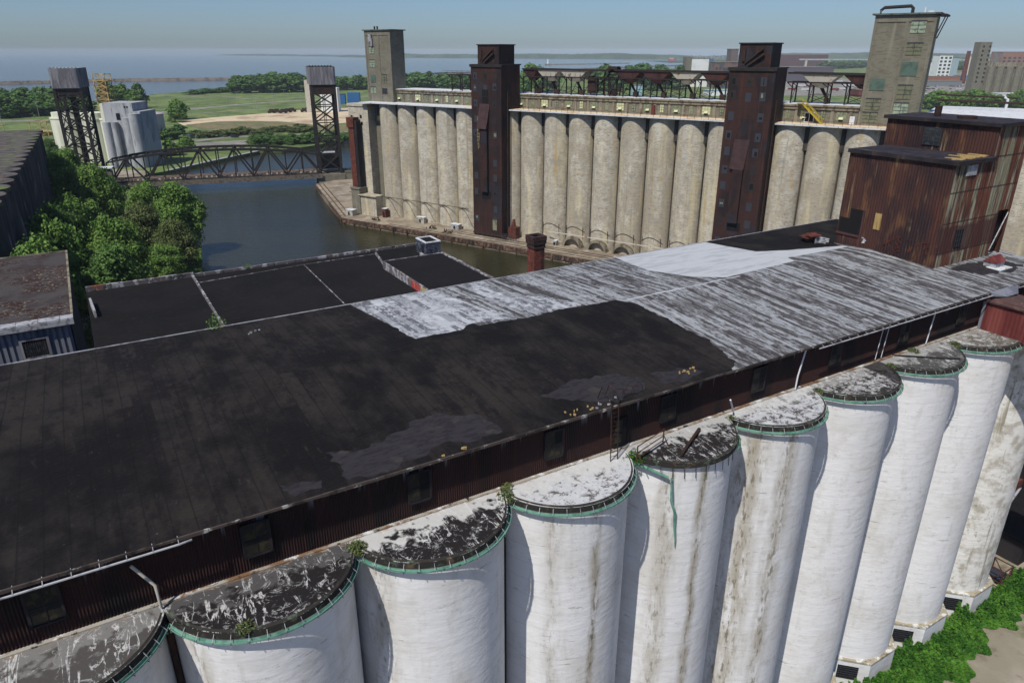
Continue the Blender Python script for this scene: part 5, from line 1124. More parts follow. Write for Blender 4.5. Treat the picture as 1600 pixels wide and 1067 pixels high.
def btower(lab, u0, u1, left):
    t = thing('bridge_tower', lab, 'bridge tower', B, ((u0 + u1) / 2, 5, 5)); zt = 47.0
    mb = MB()
    for u in (u0, u1):
        for v_ in (0, BW_ - .5): mb.tube([(u, v_, 1.5), (u, v_, zt)], .85, 4)
    part('tower_legs', mb, STEEL, t)
    mb = MB(); lv = [6.5, 14.5, 22, 29.5, 37, 43.5]
    for i, z_ in enumerate(lv):
        for v_ in (0, BW_ - .5):
            mb.tube([(u0, v_, z_), (u1, v_, z_)], .32, 4)
            if i + 1 < len(lv): z2 = lv[i + 1]; mb.tube([(u0, v_, z_), (u1, v_, z2)], .36, 4); mb.tube([(u1, v_, z_), (u0, v_, z2)], .36, 4)
        for u in (u0, u1):
            mb.tube([(u, 0, z_), (u, BW_ - .5, z_)], .3, 4)
            if i + 1 < len(lv): z2 = lv[i + 1]; mb.tube([(u, 0, z_), (u, BW_ - .5, z2)], .22, 4); mb.tube([(u, BW_ - .5, z_), (u, 0, z2)], .22, 4)
    part('tower_bracing', mb, STEEL, t)
    mb = MB(); mb.box(u0 - .4, u1 + .4, -.4, BW_ + .2, 42.6, 47.0) if not left else mb.box(u0, u1 + .3, -.2, BW_, 44.0, 47.0); part('girder_band', mb, DARKWALL if left else STEEL_R, t)
    mb = MB(); a_, b_ = (u0 - 1.2, u1 + .8) if not left else (u0 - .6, u1 + .4)
    c0_, c1_ = -1.0, BW_ + 4.0
    mb.corr(a_ + .8, b_ - .8, c0_, 47.0, 55.0, .45, .05); mb.corr(a_ + .8, b_ - .8, c1_, 47.0, 55.0, .45, .05); mb.corr(c0_ + .8, c1_ - .8, a_, 47.0, 55.0, .45, .05, 'y'); mb.corr(c0_ + .8, c1_ - .8, b_, 47.0, 55.0, .45, .05, 'y')
    for cx, cy, s0_, s1_ in ((a_ + .8, c0_ + .8, math.pi, 1.5 * math.pi), (b_ - .8, c0_ + .8, 1.5 * math.pi, 2 * math.pi), (b_ - .8, c1_ - .8, 0, .5 * math.pi), (a_ + .8, c1_ - .8, .5 * math.pi, math.pi)): mb.cyl(cx, cy, .8, 47.0, 55.0, 5, caps=False, a0=s0_, a1=s1_)
    part('machine_house', mb, GALV, t)
    mb = MB(); mb.box(a_ + .3, b_ - .3, c0_ + .3, c1_ - .3, 54.9, 55.15); mb.box(a_ + .2, b_ - .2, c0_ + .2, c1_ - .2, 46.8, 47.0); part('house_roof', mb, METALTRIM if left else STEEL, t)
    mb = MB()
    for i in range(8): mb.box(a_ + .6 + i * 1.4, a_ + 1.2 + i * 1.4, c0_ + .5, c0_ + 1.1, 55.15, 55.7 if not left else 55.35)
    part('roof_sheaves', mb, STEEL, t)
    mb = MB(); x_ = (u0 + u1) / 2; mb.box(u0 + 1.0, u1 - 1.0, 3, BW_ - 3, 7, 14.5 if not left else 12); mb.box(u0 + 4.3, u1 - 4.3, 5, BW_ - 5, 12, 44) if left else None; part('counterweight', mb, STEEL, t)
    if not left:
        mb = MB(); mb.box(u0 + 1.0, u1 - 2.5, -.2, 1.0, 15.2, 15.9); part('control_cabin_roof', mb, ROOFW, t)
    mb = MB()
    for v_ in (3, 4, 7, 8): mb.bar((x_ + (.4 if v_ % 2 else -.4), v_, 8), (x_ + (.4 if v_ % 2 else -.4), v_, 47), .1)
    part('cables', mb, STEEL, t)
    mb = MB(); mb.box(u0 - 1.4, u1 + 1.4, -2.2, BW_ + 1.2, -1, 5.0); part('pier', mb, CONC_T if not left else DARKWALL, t)
    return t
btower('dark steel bridge tower with a ribbed machine house, on the left bank', -14.2, -4.0, True)
btower('dark steel bridge tower with a ribbed machine house, on the right bank', 94.6, 105.0, False)
mb = MB(); mb.box(106.5, 150, -1.8, 12, 1.9, 5.6); mb.box(106.5, 150, -2.0, -1.7, 5.6, 6.4); solo('bridge_approach', mb, CONC_T, 'grey concrete approach ramp between the right bridge tower and the tan elevator', 'ramp', B, (125, 5, 2))
mb = MB(); mb.box(-60, -15.8, -1.8, 12, 1.9, 5.2); solo('bridge_approach', mb, CONC_T, 'low approach ramp behind the trees at the left end of the bridge', 'ramp', B, (-30, 5, 2))
kh = thing('operator_cabin', 'white roofed operator cabin with a row of dark windows left of the bridge', 'cabin', B, (-4, -5, 2))
mb = MB(); mb.box(-6.5, 2.6, -6.6, -2.5, 1.9, 11.6); part('cabin_wall', mb, CONC_T, kh)
mb = MB(); mb.box(-7.5, 3.3, -7.2, -1.9, 12.9, 13.4); part('cabin_roof', mb, ROOFW, kh)
mb = MB(); mb.box(-6.4, 2.5, -6.5, -2.6, 11.6, 12.9); part('window_band', mb, GLASS, kh)
mb = MB()
for i in range(6): mb.box(-6.6 + i * 1.8, -6.3 + i * 1.8, -6.65, -6.45, 11.6, 12.9)
part('window_posts', mb, METALTRIM, kh)

# ================================================================ left bank silos
GREYC = mat('dark_stained_concrete', lin('#4f4d50'), .9, [dict(col=lin('#37363b'), s=.25, st=(1, 1, .3), lo=.42, hi=.6, det=5), dict(col=lin('#27272d'), s=.8, st=(1, 1, .06), lo=.55, hi=.68), dict(col=lin('#85827c'), s=.6, st=(1, 1, .1), lo=.6, hi=.7)], bump=.3)
LF = Frame(*W.w(-13.0, 131.0)[:2], 61.2)
ls = thing('dark_silo_block', 'dark stained concrete silo block with a scalloped roof edge and weeds on top, left edge', 'grain elevator', LF, (-8, 90, 2))
LSP = 9.1
for k in range(17):
    mb = MB(); mb.cyl(-4.5, LSP * k, 4.5, 1.9, 35.6, 28, caps=False); part('silo', mb, GREYC, ls, smooth=True)
mb = MB(); mb.box(-60, -4.5, -3, LSP * 16 + 3, 1.9, 35.6); part('silo_block', mb, GREYC, ls)
WG = mat('weedy_gravel_roof', lin('#5a5450'), .95, [dict(col=lin('#3e3a38'), s=.4, lo=.45, hi=.6, det=6), dict(col=lin('#5c6a3a'), s=.22, lo=.54, hi=.62, det=6), dict(col=lin('#5a3a30'), s=.5, lo=.62, hi=.68)], bump=.4)
mb = MB(); mb.box(-60, -3.6, -4.6, LSP * 16 + 4.6, 35.65, 36.3); part('silo_roof', mb, WG, ls)
for k in range(17):
    mb = MB(); mb.cyl(-4.5, LSP * k, 5.1, 35.62, 36.31 + .004 * (k % 2), 28); part('roof_scallop', mb, WG, ls)
# pale silos behind the left bridge tower
PALEG2 = mat('pale_green_white_concrete', lin('#cdcfbc'), .85, [dict(col=lin('#babca8'), s=.3, st=(1, 1, .2), lo=.45, hi=.62)])
GREYB = mat('grey_silo_concrete', lin('#a1a4a6'), .85, [dict(col=lin('#888b8e'), s=.3, st=(1, 1, .3), lo=.45, hi=.62), dict(col=lin('#5f6164'), s=.8, st=(1, 1, .1), lo=.6, hi=.68)])
ps = thing('pale_silo_group', 'group of pale cream cement silos behind the left bridge tower', 'silo group', G, (-245, 425, 2))
for x_, y_ in ((-258, 432), (-241, 428), (-225, 424)):
    mb = MB(); mb.cyl(x_, y_, 8.6, 1.9, 26.0, 32); mb.cyl(x_, y_, 8.9, 26.0, 26.6, 32); mb.cyl(x_, y_, 7.6, 26.6, 29.4, 32); part('silo', mb, PALEG2, ps, smooth=True)
gs = thing('grey_silo_group', 'tall grey silo building between the pale cream silos and the ribbed steel bin', 'silo group', G, (-212, 410, 2))
mb = MB(); mb.box(-223, -207, 408, 426, 1.9, 35.8); part('workhouse_wall', mb, GREYB, gs)
mb = MB(); mb.box(-224.6, -222.9, 408, 424, 1.9, 35.5); part('lit_end', mb, PALEG2, gs)
mb = MB(); mb.box(-216.5, -214.4, 407.85, 408.02, 27, 30.5); mb.box(-211.4, -210.6, 407.85, 408.02, 33.2, 34.2); mb.box(-210, -209.3, 407.85, 408.02, 33.2, 34.2); part('window', mb, DARK, gs)
for x_, y_, h_, r_ in ((-221.5, 406, 26, 2.2), (-217.5, 406.5, 26, 1.8), (-209.5, 405.5, 28.5, 2.6), (-205.2, 405, 30.5, 3.0)):
    mb = MB(); mb.cyl(x_, y_, r_, 1.9, h_, 24); part('silo', mb, GREYB, gs, smooth=True)
mb = MB(); mb.box(-207, -202.2, 406, 424, 1.9, 31.5); part('annex', mb, GREYB, gs)
mb = MB(); mb.cyl(-262, 541, 8.4, 1.9, 20.0, 32); mb.cyl(-262, 541, 8.5, 20.0, 20.9, 32, r1=6); solo('steel_bin', mb, mat('weathered_bin_steel', lin('#a8a3a0'), .7, [dict(col=lin('#8c8480'), s=.15, st=(1, 1, .5), lo=.48, hi=.55), dict(col=lin('#77503a'), s=.3, st=(1, 1, .2), lo=.6, hi=.68)]), 'squat cylindrical steel bin with a rusty rim right of the grey silos', 'bin', G, (-262, 541, 2), smooth=True)
def lattice(name, lab, cat, x, y, w, h, m, levels, z0=1.9, fl=True):
    t = thing(name, lab, cat, G, (x, y, z0)); q = MB()
    for sx in (-1, 1):
        for sy in (-1, 1): q.bar((x + sx * w / 2, y + sy * w / 2, z0), (x + sx * w / 2, y + sy * w / 2, h), .22)
    for i in range(levels):
        a_ = z0 + (h - z0) * i / levels; b_ = z0 + (h - z0) * (i + 1) / levels
        for sy in (-1, 1): q.bar((x - w / 2, y + sy * w / 2, a_), (x + w / 2, y + sy * w / 2, b_), .13); q.bar((x + w / 2, y + sy * w / 2, a_), (x - w / 2, y + sy * w / 2, b_), .13)
        for s in (-1, 1): q.bar((x - w / 2, y + s * w / 2, b_), (x + w / 2, y + s * w / 2, b_), .18); q.bar((x + s * w / 2, y - w / 2, b_), (x + s * w / 2, y + w / 2, b_), .18)
    part('lattice', q, m, t)
    if fl:
        q = MB(); rr = random.Random(int(x))
        for i in range(levels): b_ = z0 + (h - z0) * (i + 1) / levels; q.box(x - w / 2 - rr.uniform(0, 2), x + w / 2 + rr.uniform(0, 2.5), y - w / 2, y + w / 2, b_ - .2, b_) if i < levels - 1 else None; q.box(x - w * .3, x + w * .25, y - w * .3, y + w * .3, b_ - 3.0, b_ - .2) if i < levels - 1 else None
        part('platforms', q, m, t)
    return t
lattice('transfer_tower', 'yellowish steel transfer tower rising behind the left machine house', 'tower', -231, 428, 6.5, 50, YELLOW_O, 6, 30)
lattice('hopper_frame', 'yellow steel hopper frame standing beyond the dark silo block', 'machine', -303, 480, 11, 20, YELLOW_O, 3)
lattice('hopper_frame', 'cream and yellow steel machine at the left edge beyond the dark silo block', 'machine', -330, 470, 9, 18, YELLOW_O, 3)

# ================================================================ far side
def box_b(lab, cat, x0, x1, yb, yt, depth, m, zb=2.0, name='building', grp=None, wins=None, roofm=None):
    a_ = site(x0, yb, zb); b_ = site(x1, yb, zb); D = a_[1] * math.cos(PITCH) + (CAMH - zb) * math.sin(PITCH)
    lo, hi = zb, 400
    for _ in range(40):
        mid = (lo + hi) / 2; d = a_[1] * math.cos(PITCH) - (mid - CAMH) * math.sin(PITCH); u = a_[1] * math.sin(PITCH) + (mid - CAMH) * math.cos(PITCH)
        if 533.5 - FPX * u / d > yt: lo = mid
        else: hi = mid
    h = mid; t = thing(name, lab, cat, G, ((a_[0] + b_[0]) / 2, a_[1], zb), grp); q = MB(); q.box(a_[0], b_[0], a_[1], a_[1] + depth, zb - .1, h); part('wall', q, m, t)
    q = MB(); q.box(a_[0] - .5, b_[0] + .5, a_[1] - .5, a_[1] + depth + .5, h, h + h * .02 + .3); part('roof', q, roofm or CONC_F, t)
    if wins:
        nx, nz, z0_, z1_ = wins
        for r_ in range(nz):
            q = MB()
            for c_ in range(nx):
                xx = a_[0] + (b_[0] - a_[0]) * (c_ + .5) / nx; zz = z0_ * h + (z1_ - z0_) * h * (r_ + .5) / nz; ww = (b_[0] - a_[0]) / nx * .28; hh_ = (z1_ - z0_) * h / nz * .28
                q.box(xx - ww, xx + ww, a_[1] - .25, a_[1] + .1, zz - hh_, zz + hh_)
            part('window_row', q, GRILL, t)
    return t, a_, b_, h
t_, a_, b_, h_ = box_b('tall white sided building with a blue flank behind the conveyor frame', 'building', 1078, 1104, 136, 92, 30, FARWHITE)
mb = MB(); mb.box(b_[0], b_[0] + 8, a_[1] + .3, a_[1] + 30, 2, h_); part('blue_flank', mb, mat('slate_blue_wall', lin('#4a6c86'), .8), t_)
mb = MB(); mb.box(a_[0] - 10, a_[0], a_[1] + 2, a_[1] + 30, 2, h_ + 3); part('grey_wing', mb, CONC_T, t_)
rr = random.Random(1); mb = MB()
for i in range(12): x_ = a_[0] + i * 5; mb.box(x_, x_ + rr.uniform(1.5, 4), a_[1] + 10, a_[1] + 14, h_, h_ + rr.uniform(2, 6))
part('roof_machinery', mb, METALTRIM, t_)
box_b('dark brick and grey mill block right of the tall white building', 'building', 1114, 1152, 138, 98, 40, mat('mill_brick', lin('#6e5a52'), .9, [dict(col=lin('#4c4a50'), k='vor', s=.12, out='c', lo=.5, hi=.6)]), wins=(7, 5, .05, .85))
box_b('upper mill tower beside the farther marine tower', 'building', 1141, 1152, 100, 78, 30, mat('mill_tower', lin('#6a5e5c'), .9), zb=40)
box_b('small pale blue tank house below the hoppers', 'building', 988, 1003, 150, 134, 14, mat('pale_blue_wall', lin('#8fb0b8'), .8))
box_b('low white and blue warehouse beyond the conveyor frame', 'warehouse', 1106, 1150, 150, 142, 30, FARWHITE, roofm=mat('blue_roof', lin('#7fa6bd'), .8))
box_b('long red brown warehouse with rows of windows behind the farther marine tower', 'warehouse', 1196, 1292, 104, 86, 120, FARRED, wins=(26, 5, .1, .9))
box_b('grey sheet roofed shed in front of the long red brown warehouse', 'shed', 1200, 1300, 128, 106, 60, mat('purple_grey_sheet', lin('#565058'), .8), roofm=mat('dusty_shed_roof', lin('#6e6464'), .9))
box_b('dark red low building beyond the yellow stair', 'building', 1340, 1372, 152, 141, 30, FARRED)
box_b('white office block with a window grid right of the broad tower', 'building', 1462, 1482, 122, 87, 30, FARWHITE, wins=(3, 6, .05, .97))
box_b('pale blue grey slab beside the white window grid block', 'building', 1482.5, 1493, 122, 91, 30, mat('pale_slab', lin('#93a5ad'), .8))
box_b('plain white low block left of the window grid block', 'building', 1450, 1462, 118, 98, 30, FARWHITE)
box_b('long orange brick shed behind the car park', 'shed', 1450, 1498, 128, 120, 30, mat('orange_brick', lin('#8a5844'), .9), roofm=mat('pinkish_roof', lin('#8c7a72'), .9))
box_b('long grey warehouse in front of the orange brick shed', 'warehouse', 1448, 1502, 135, 127, 30, mat('grey_blue_shed', lin('#74777c'), .9))
box_b('blue roofed warehouse behind the brick smokestack', 'warehouse', 1504, 1530, 126, 119, 40, mat('blue_shed', lin('#5a7f98'), .8), roofm=mat('blue_shed_roof', lin('#5f93b5'), .7))
box_b('cream warehouse behind the blue roofed warehouse', 'warehouse', 1500, 1530, 117, 113, 60, mat('cream_shed', lin('#b0a184'), .8))
s_ = site(1503, 131); mb = MB(); mb.cyl(s_[0], s_[1], 5.0, 1.9, 62, 16, r1=3.4); solo('smokestack', mb, BRICK, 'tapering dark red smokestack left of the pale elevator tower', 'smokestack', G, (s_[0], s_[1], 2), smooth=True)
s_ = site(1510, 118); mb = MB(); mb.cyl(s_[0], s_[1], 8.0, 1.9, 48, 16, r1=5); solo('smokestack', mb, CREAM, 'short cream smokestack just right of the dark red one', 'smokestack', G, (s_[0], s_[1], 2), smooth=True)
# distant elevator at the right edge
de = thing('grain_elevator', 'distant pale grey grain elevator with a tall windowed tower at the right edge', 'grain elevator', G, (660, 1030, 2))
s_ = site(1515, 148); s1_ = site(1533, 148)
mb = MB(); mb.box(s_[0], s1_[0] - 1, s_[1], s_[1] + 16, 1.9, 74); part('tower', mb, CONC_T, de)
mb = MB()
for r_ in range(9):
    for c_ in range(2): xx = s_[0] + 5 + c_ * 9; zz = 20 + r_ * 6; mb.box(xx - 1.2, xx + 1.2, s_[1] - .2, s_[1] + .1, zz - 1.4, zz + 1.4)
part('tower_windows', mb, DARK, de)
for k in range(14):
    x_ = s1_[0] + 5.2 + k * 10.4; y_ = s_[1] - 3 - k * 4.6; mb = MB(); mb.cyl(x_, y_, 5.2, 1.9, 40.8, 18); part('bin', mb, CONC_T, de, smooth=True)
mb = MB(); mb.box(s1_[0], s1_[0] + 150, 0, 14, 40.8, 41.8); mb.box(s1_[0], s1_[0] + 150, 3, 10, 41.8, 46.5)
mb.box(s1_[0], s1_[0] + 150, 2, 12, 1.9, 40.7)
mb.v = [(x, s_[1] - 3 + y - (x - s1_[0]) * .445, z) for x, y, z in mb.v]; part('gallery', mb, CONC_F, de)
box_b('orange brick headhouse with clutter on its roof behind the distant pale elevator', 'building', 1562, 1640, 108, 82, 60, mat('headhouse_brick', lin('#8a6250'), .9, [dict(col=lin('#7a7876'), s=.02, lo=.5, hi=.52)]), zb=10, wins=(10, 3, .3, .8))
box_b('low white shed in front of the distant pale elevator', 'shed', 1562, 1600, 154, 147, 20, FARWHITE, roofm=ROOFW)
# high level road bridge
sk = thing('skyway_bridge', 'long high level road bridge crossing behind the towers on the right', 'bridge', G, (1600, 2900, 2))
p0_, p1_ = (1180, 3150), (3800, 2650); mb = MB(); ang = math.atan2(p1_[1] - p0_[1], p1_[0] - p0_[0]); l_ = math.dist(p0_, p1_); mb.box(p0_[0], p0_[0] + l_, p0_[1] - 10, p0_[1] + 10, 27, 32, rot=(p0_[0], p0_[1], ang)); part('bridge_deck', mb, GREYB, sk)
for i in range(30):
    x_ = p0_[0] + l_ / 30 * (i + .3); mb = MB(); mb.box(x_ - 4, x_ + 4, p0_[1] - 9, p0_[1] + 9, 0, 27.5, rot=(p0_[0], p0_[1], ang)); part('pier', mb, CREAM, sk)
# vehicles far away
def car_mb(x, y, z, l, w, h, ang):
    q = MB(); q.box(x - l / 2, x + l / 2, y - w / 2, y + w / 2, z + .3, z + h * .55, rot=(x, y, ang)); q.prism([(x - l * .3, y - w * .45), (x + l * .22, y - w * .45), (x + l * .22, y + w * .45), (x - l * .3, y + w * .45)], z + h * .55, z + h); return q
CARM = [mat('car_paint_' + n, lin(c), .4) for n, c in (('white', '#c4c6c8'), ('grey', '#6d6f73'), ('red', '#7a2f2c'), ('dark', '#26282c'), ('blue', '#2f4a6b'))]
rr = random.Random(77)
for i in range(70):
    px = rr.uniform(1446, 1520); row = rr.choice([136, 140, 144, 148.5]); s_ = site(px, row + rr.uniform(-.7, .7)); ci = rr.randrange(5); m_ = CARM[ci]
    solo('parked_car', car_mb(s_[0], s_[1], 1.95, 4.6, 1.9, 1.6, .4), m_, 'small ' + ('white', 'grey', 'red', 'black', 'blue')[ci] + ' car parked in the lot between the broad tower and distant elevator', 'car', G, (s_[0], s_[1], 2), group='cars parked in the far lot')
for i in range(22):
    px = rr.uniform(1232, 1345); s_ = site(px, rr.choice([130, 136, 142]) + rr.uniform(-1, 1)); wt = rr.random() < .8; t = thing('parked_trailer', ('white' if wt else 'dark red') + ' truck trailer parked in the yard seen through the conveyor frame', 'trailer', G, (s_[0], s_[1], 2), 'trailers in the storage yard')
    a = .2; q = MB(); q.box(s_[0] - 7, s_[0] + 7, s_[1] - 1.3, s_[1] + 1.3, 3.2, 6.0, rot=(s_[0], s_[1], a)); part('trailer_body', q, CARM[0] if wt else CARM[2], t)
    q = MB(); q.box(s_[0] + 3, s_[0] + 5.5, s_[1] - 1.2, s_[1] + 1.2, 1.95, 3.0, rot=(s_[0], s_[1], a)); part('wheels', q, DARK, t)
for i, (px, py) in enumerate(((425, 177), (433, 176.5), (443, 177), (450, 176), (457, 175), (476, 175.5), (482, 174))):
    s_ = site(px, py); t = thing('wheel_loader', ('first', 'second', 'third', 'fourth', 'fifth', 'sixth', 'seventh')[i] + ' dark earth mover from the left on the pale sand', 'loader', G, (s_[0], s_[1], 2), 'earth movers on the sand')
    q = car_mb(s_[0], s_[1], 2.4, 8, 3, 3.6, rr.uniform(-.4, .4)); part('loader_body', q, STEEL_R, t)
    q = MB(); [q.box(s_[0] + dx - .9, s_[0] + dx + .9, s_[1] - 1.8, s_[1] + 1.8, 1.95, 3.6) for dx in (-2.6, 2.6)]; part('wheels', q, DARK, t)
for px, py, lab, m_ in ((367, 215, 'black car driving on the road beyond the bridge', CARM[3]), (297, 222, 'dark car parked at the bend behind the steel bin', CARM[3])):
    s_ = site(px, py); solo('car', car_mb(s_[0], s_[1], 1.97, 5.5, 2.1, 2.0, .1), m_, lab, 'car', G, (s_[0], s_[1], 2))
s_ = site(541, 163); t = thing('truck', 'blue box truck group standing by the road left of the tan elevator', 'truck', G, (s_[0], s_[1], 2))
q = MB(); q.box(s_[0] - 16, s_[0] - 1, s_[1], s_[1] + 6, 2, 13); q.box(s_[0] + 1, s_[0] + 16, s_[1] + 4, s_[1] + 10, 2, 15); part('truck_body', q, BLUE, t); q = MB(); q.box(s_[0] - 15.9, s_[0] - 1.1, s_[1] + .1, s_[1] + 5.9, 13, 13.6); part('truck_top', q, DARK, t)
t_ = thing('mast_building', 'tall pale narrow tank house directly behind the right bridge tower', 'building', G, (site(485, 176)[0], site(485, 176)[1], 2)); s_ = site(485, 176); q = MB(); q.box(s_[0] - 3.6, s_[0] + 3, s_[1], s_[1] + 6, 1.9, 34); part('tank_wall', q, CREAM, t_); q = MB(); q.box(s_[0] + 10, s_[0] + 28, s_[1] + 8, s_[1] + 20, 1.9, 26); part('tank_annex', q, FARWHITE, t_)
# lamp posts
lp = thing('street_lamp', 'thin twin armed lamp post along the road beyond the river', 'street lamp', G, (site(402, 176)[0], site(402, 176)[1], 2), 'lamp posts along the far road')
x_, y_, _ = site(402, 176); q = MB(); q.tube([(x_, y_, 2), (x_, y_, 17)], [.22, .12], 6); part('pole', q, METALTRIM, lp); q = MB(); q.tube([(x_ - 2.2, y_, 17), (x_ + 2.2, y_, 17)], .1, 4); q.box(x_ - 3, x_ - 1.8, y_ - .3, y_ + .3, 16.8, 17.1); q.box(x_ + 1.8, x_ + 3, y_ - .3, y_ + .3, 16.8, 17.1); part('lamp_arm', q, METALTRIM, lp)
track(lp)
for px, py in ((5, 200), (62, 185), (74, 176), (80, 175), (308, 178), (355, 168), (372, 165), (391, 176), (427, 160), (445, 160), (454, 168), (471, 162), (549, 158), (330, 172)):
    s_ = site(px, py); clone(lp, loc=(s_[0], s_[1], 2))
# lighthouse, ship
s_ = site(856, 101.5, 2); t = thing('lighthouse', 'tiny white lighthouse on the breakwater in the lake', 'lighthouse', G, (s_[0], s_[1], 2)); q = MB(); q.cyl(s_[0], s_[1], 4.2, 1, 26, 12, r1=2.6); part('lighthouse_tower', q, FARWHITE, t); q = MB(); q.box(s_[0] - 14, s_[0] + 14, s_[1] - 5, s_[1] + 5, 0, 6); part('lighthouse_base', q, CONC_T, t)
s_ = site(1050, 96.5, 0); t = thing('ship', 'small red and white ship far out on the lake', 'ship', G, (s_[0], s_[1], 0)); q = MB(); q.prism([(s_[0] - 24, s_[1] - 6), (s_[0] + 24, s_[1] - 6), (s_[0] + 29, s_[1]), (s_[0] + 24, s_[1] + 6), (s_[0] - 24, s_[1] + 6)], -1, 12); part('hull', q, mat('ship_red', lin('#9a3f4a'), .7), t); q = MB(); q.box(s_[0] - 18, s_[0] + 8, s_[1] - 5, s_[1] + 5, 12, 22); part('ship_deckhouse', q, mat('ship_pink', lin('#b98a90'), .7), t)

# ================================================================ trees
def leaf_mesh(name, blobs, n, size, seed, m):
    rng = np.random.default_rng(seed); w = np.array([b[3] * b[4] for b in blobs]); w = w / w.sum(); idx = rng.choice(len(blobs), n, p=w)
    Bq = np.array(blobs)[idx]; d = rng.normal(size=(n, 3)); d /= np.linalg.norm(d, axis=1)[:, None]
    rad = (rng.random(n) ** .42) * (1 + .2 * rng.normal(size=n)); rad = np.clip(rad, 0, 1.45)
    P = Bq[:, :3] + d * rad[:, None] * np.stack([Bq[:, 3], Bq[:, 3], Bq[:, 4]], 1)
    nrm = d * .8 + rng.normal(size=(n, 3)) * .55 + np.array([0, 0, .35]); nrm /= np.linalg.norm(nrm, axis=1)[:, None]
    a = np.cross(nrm, rng.normal(size=(n, 3))); a /= np.linalg.norm(a, axis=1)[:, None]; b = np.cross(nrm, a)
    s = size * (0.6 + .8 * rng.random(n))[:, None]
    V = np.stack([P - a * s * .5, P + b * s * .32 + nrm * s * .1, P + a * s * .5, P - b * s * .32 + nrm * s * .1], 1).reshape(-1, 3)
    me = bpy.data.meshes.new(name); me.vertices.add(4 * n); me.vertices.foreach_set('co', V.ravel().astype(np.float32)); me.loops.add(4 * n); me.loops.foreach_set('vertex_index', np.arange(4 * n, dtype=np.int32)); me.polygons.add(n); me.polygons.foreach_set('loop_start', np.arange(0, 4 * n, 4, dtype=np.int32)); me.update(calc_edges=True); me.validate(); me.materials.append(m)
    return me
def crown_blobs(seed, R_, H_, n, lo=.25):
    r = random.Random(seed); out = [(0, 0, H_ * .6, R_ * .62, H_ * .3)]
    for i in range(n):
        t = r.uniform(lo, .95); a = r.uniform(0, 6.28); rr_ = R_ * math.sin(math.pi * min(.97, (t - lo) / (1 - lo) * .8 + .18)) * r.uniform(.45, .8)
        q = R_ * r.uniform(.16, .36); out.append((rr_ * math.cos(a), rr_ * math.sin(a), H_ * t, q, q * r.uniform(.7, 1.0)))
    return out
def trunk_mb(seed, H_, r0):
    q = MB(); r = random.Random(seed); q.tube([(0, 0, -.5), (r.uniform(-.2, .2), r.uniform(-.2, .2), H_ * .3), (r.uniform(-.5, .5), r.uniform(-.5, .5), H_ * .75)], [r0, r0 * .8, r0 * .25], 7)
    for i in range(7):
        a = r.uniform(0, 6.28); z = H_ * r.uniform(.2, .55); l = H_ * r.uniform(.2, .36); q.tube([(0, 0, z), (l * .5 * math.cos(a), l * .5 * math.sin(a), z + l * .45), (l * math.cos(a), l * math.sin(a), z + l * .75)], [r0 * .45, r0 * .3, r0 * .1], 5)
    return q
TM = {}
def tree(kind, seed, x, y, z, H_, R_, lab, m, n, size, grp, nb=26, lo=.2, name='tree'):
    key = (kind, seed)
    if key not in TM:
        TM[key] = (mesh_of('trunk', trunk_mb(seed, 10, .28), BARK), leaf_mesh('crown', crown_blobs(seed, 4.6, 10, nb, lo), n, size, seed, m))
    t = bpy.data.objects.new(name, None); col.objects.link(t); t.location = (x, y, z); t.rotation_euler = (0, 0, (seed * 1.7 + x * .13) % 6.28); t.scale = (R_ / 4.6, R_ / 4.6, H_ / 10); props(t, lab, 'tree', grp)
    for nm, me in zip(('trunk', 'crown'), TM[key]):
        o = bpy.data.objects.new(nm, me); col.objects.link(o); o.parent = t
    return t
GRP = 'trees on the near left bank'
near_trees = [  # px, py of the trunk foot on the ground, height, radius, kind
    (232, 408, 17, 7.5, 'B', 'olive green spreading tree in front, between the grey ribbed building and the water'), (282, 424, 15, 6.5, 'B', 'low brownish olive tree right against the pale parapet'),
    (290, 390, 21, 8.5, 'A', 'tall bright green tree at the water edge, the farthest right of the clump'), (240, 370, 18, 7.5, 'A', 'bright leafy tree left of the tall one at the water edge'), (188, 430, 13, 6.0, 'B', 'dull olive tree touching the low parapet left part'),
    (150, 400, 17, 7.5, 'A', 'fresh green tree just behind the corner of the mossy roof'), (95, 395, 16, 7.0, 'A', 'bright green tree above the mossy roof'), (45, 378, 22, 8.5, 'A', 'broad green tree at the foot of the dark silo block'), (5, 395, 21, 9, 'A', 'green tree at the left edge below the dark silos'),
    (108, 358, 25, 9, 'A', 'high green tree between the dark silo block and the river'), (165, 362, 23, 8.5, 'A', 'tall green tree in the middle of the clump'), (178, 346, 17, 6.5, 'A', 'light green tree at the bank below the bridge'),
    (140, 332, 17, 6.5, 'A', 'leafy tree under the left end of the bridge'), (120, 322, 23, 7.5, 'A', 'green tree right beside the far end of the silo wall'), (98, 285, 15, 5.0, 'C', 'dark green tree between the silo wall and the pale silos'),
    (160, 314, 13, 5.5, 'A', 'rounded green tree at the bridge pier'), (135, 305, 12, 5.0, 'A', 'short green tree next to the operator cabin'), (85, 262, 15, 5.0, 'C', 'narrow dark tree left of the pale silos'), (262, 440, 10, 6, 'A', 'low bright bush like tree by the parapet')]
MK = {'A': LEAF_A, 'B': LEAF_B, 'C': LEAF_C}
for i, (px, py, h, r, k, lab) in enumerate(near_trees):
    s_ = site(px, py, 2.0); tree(k, 10 + i % 3, s_[0], s_[1], 2.0, h, r, lab, MK[k], 26000, .37, GRP, nb=56)
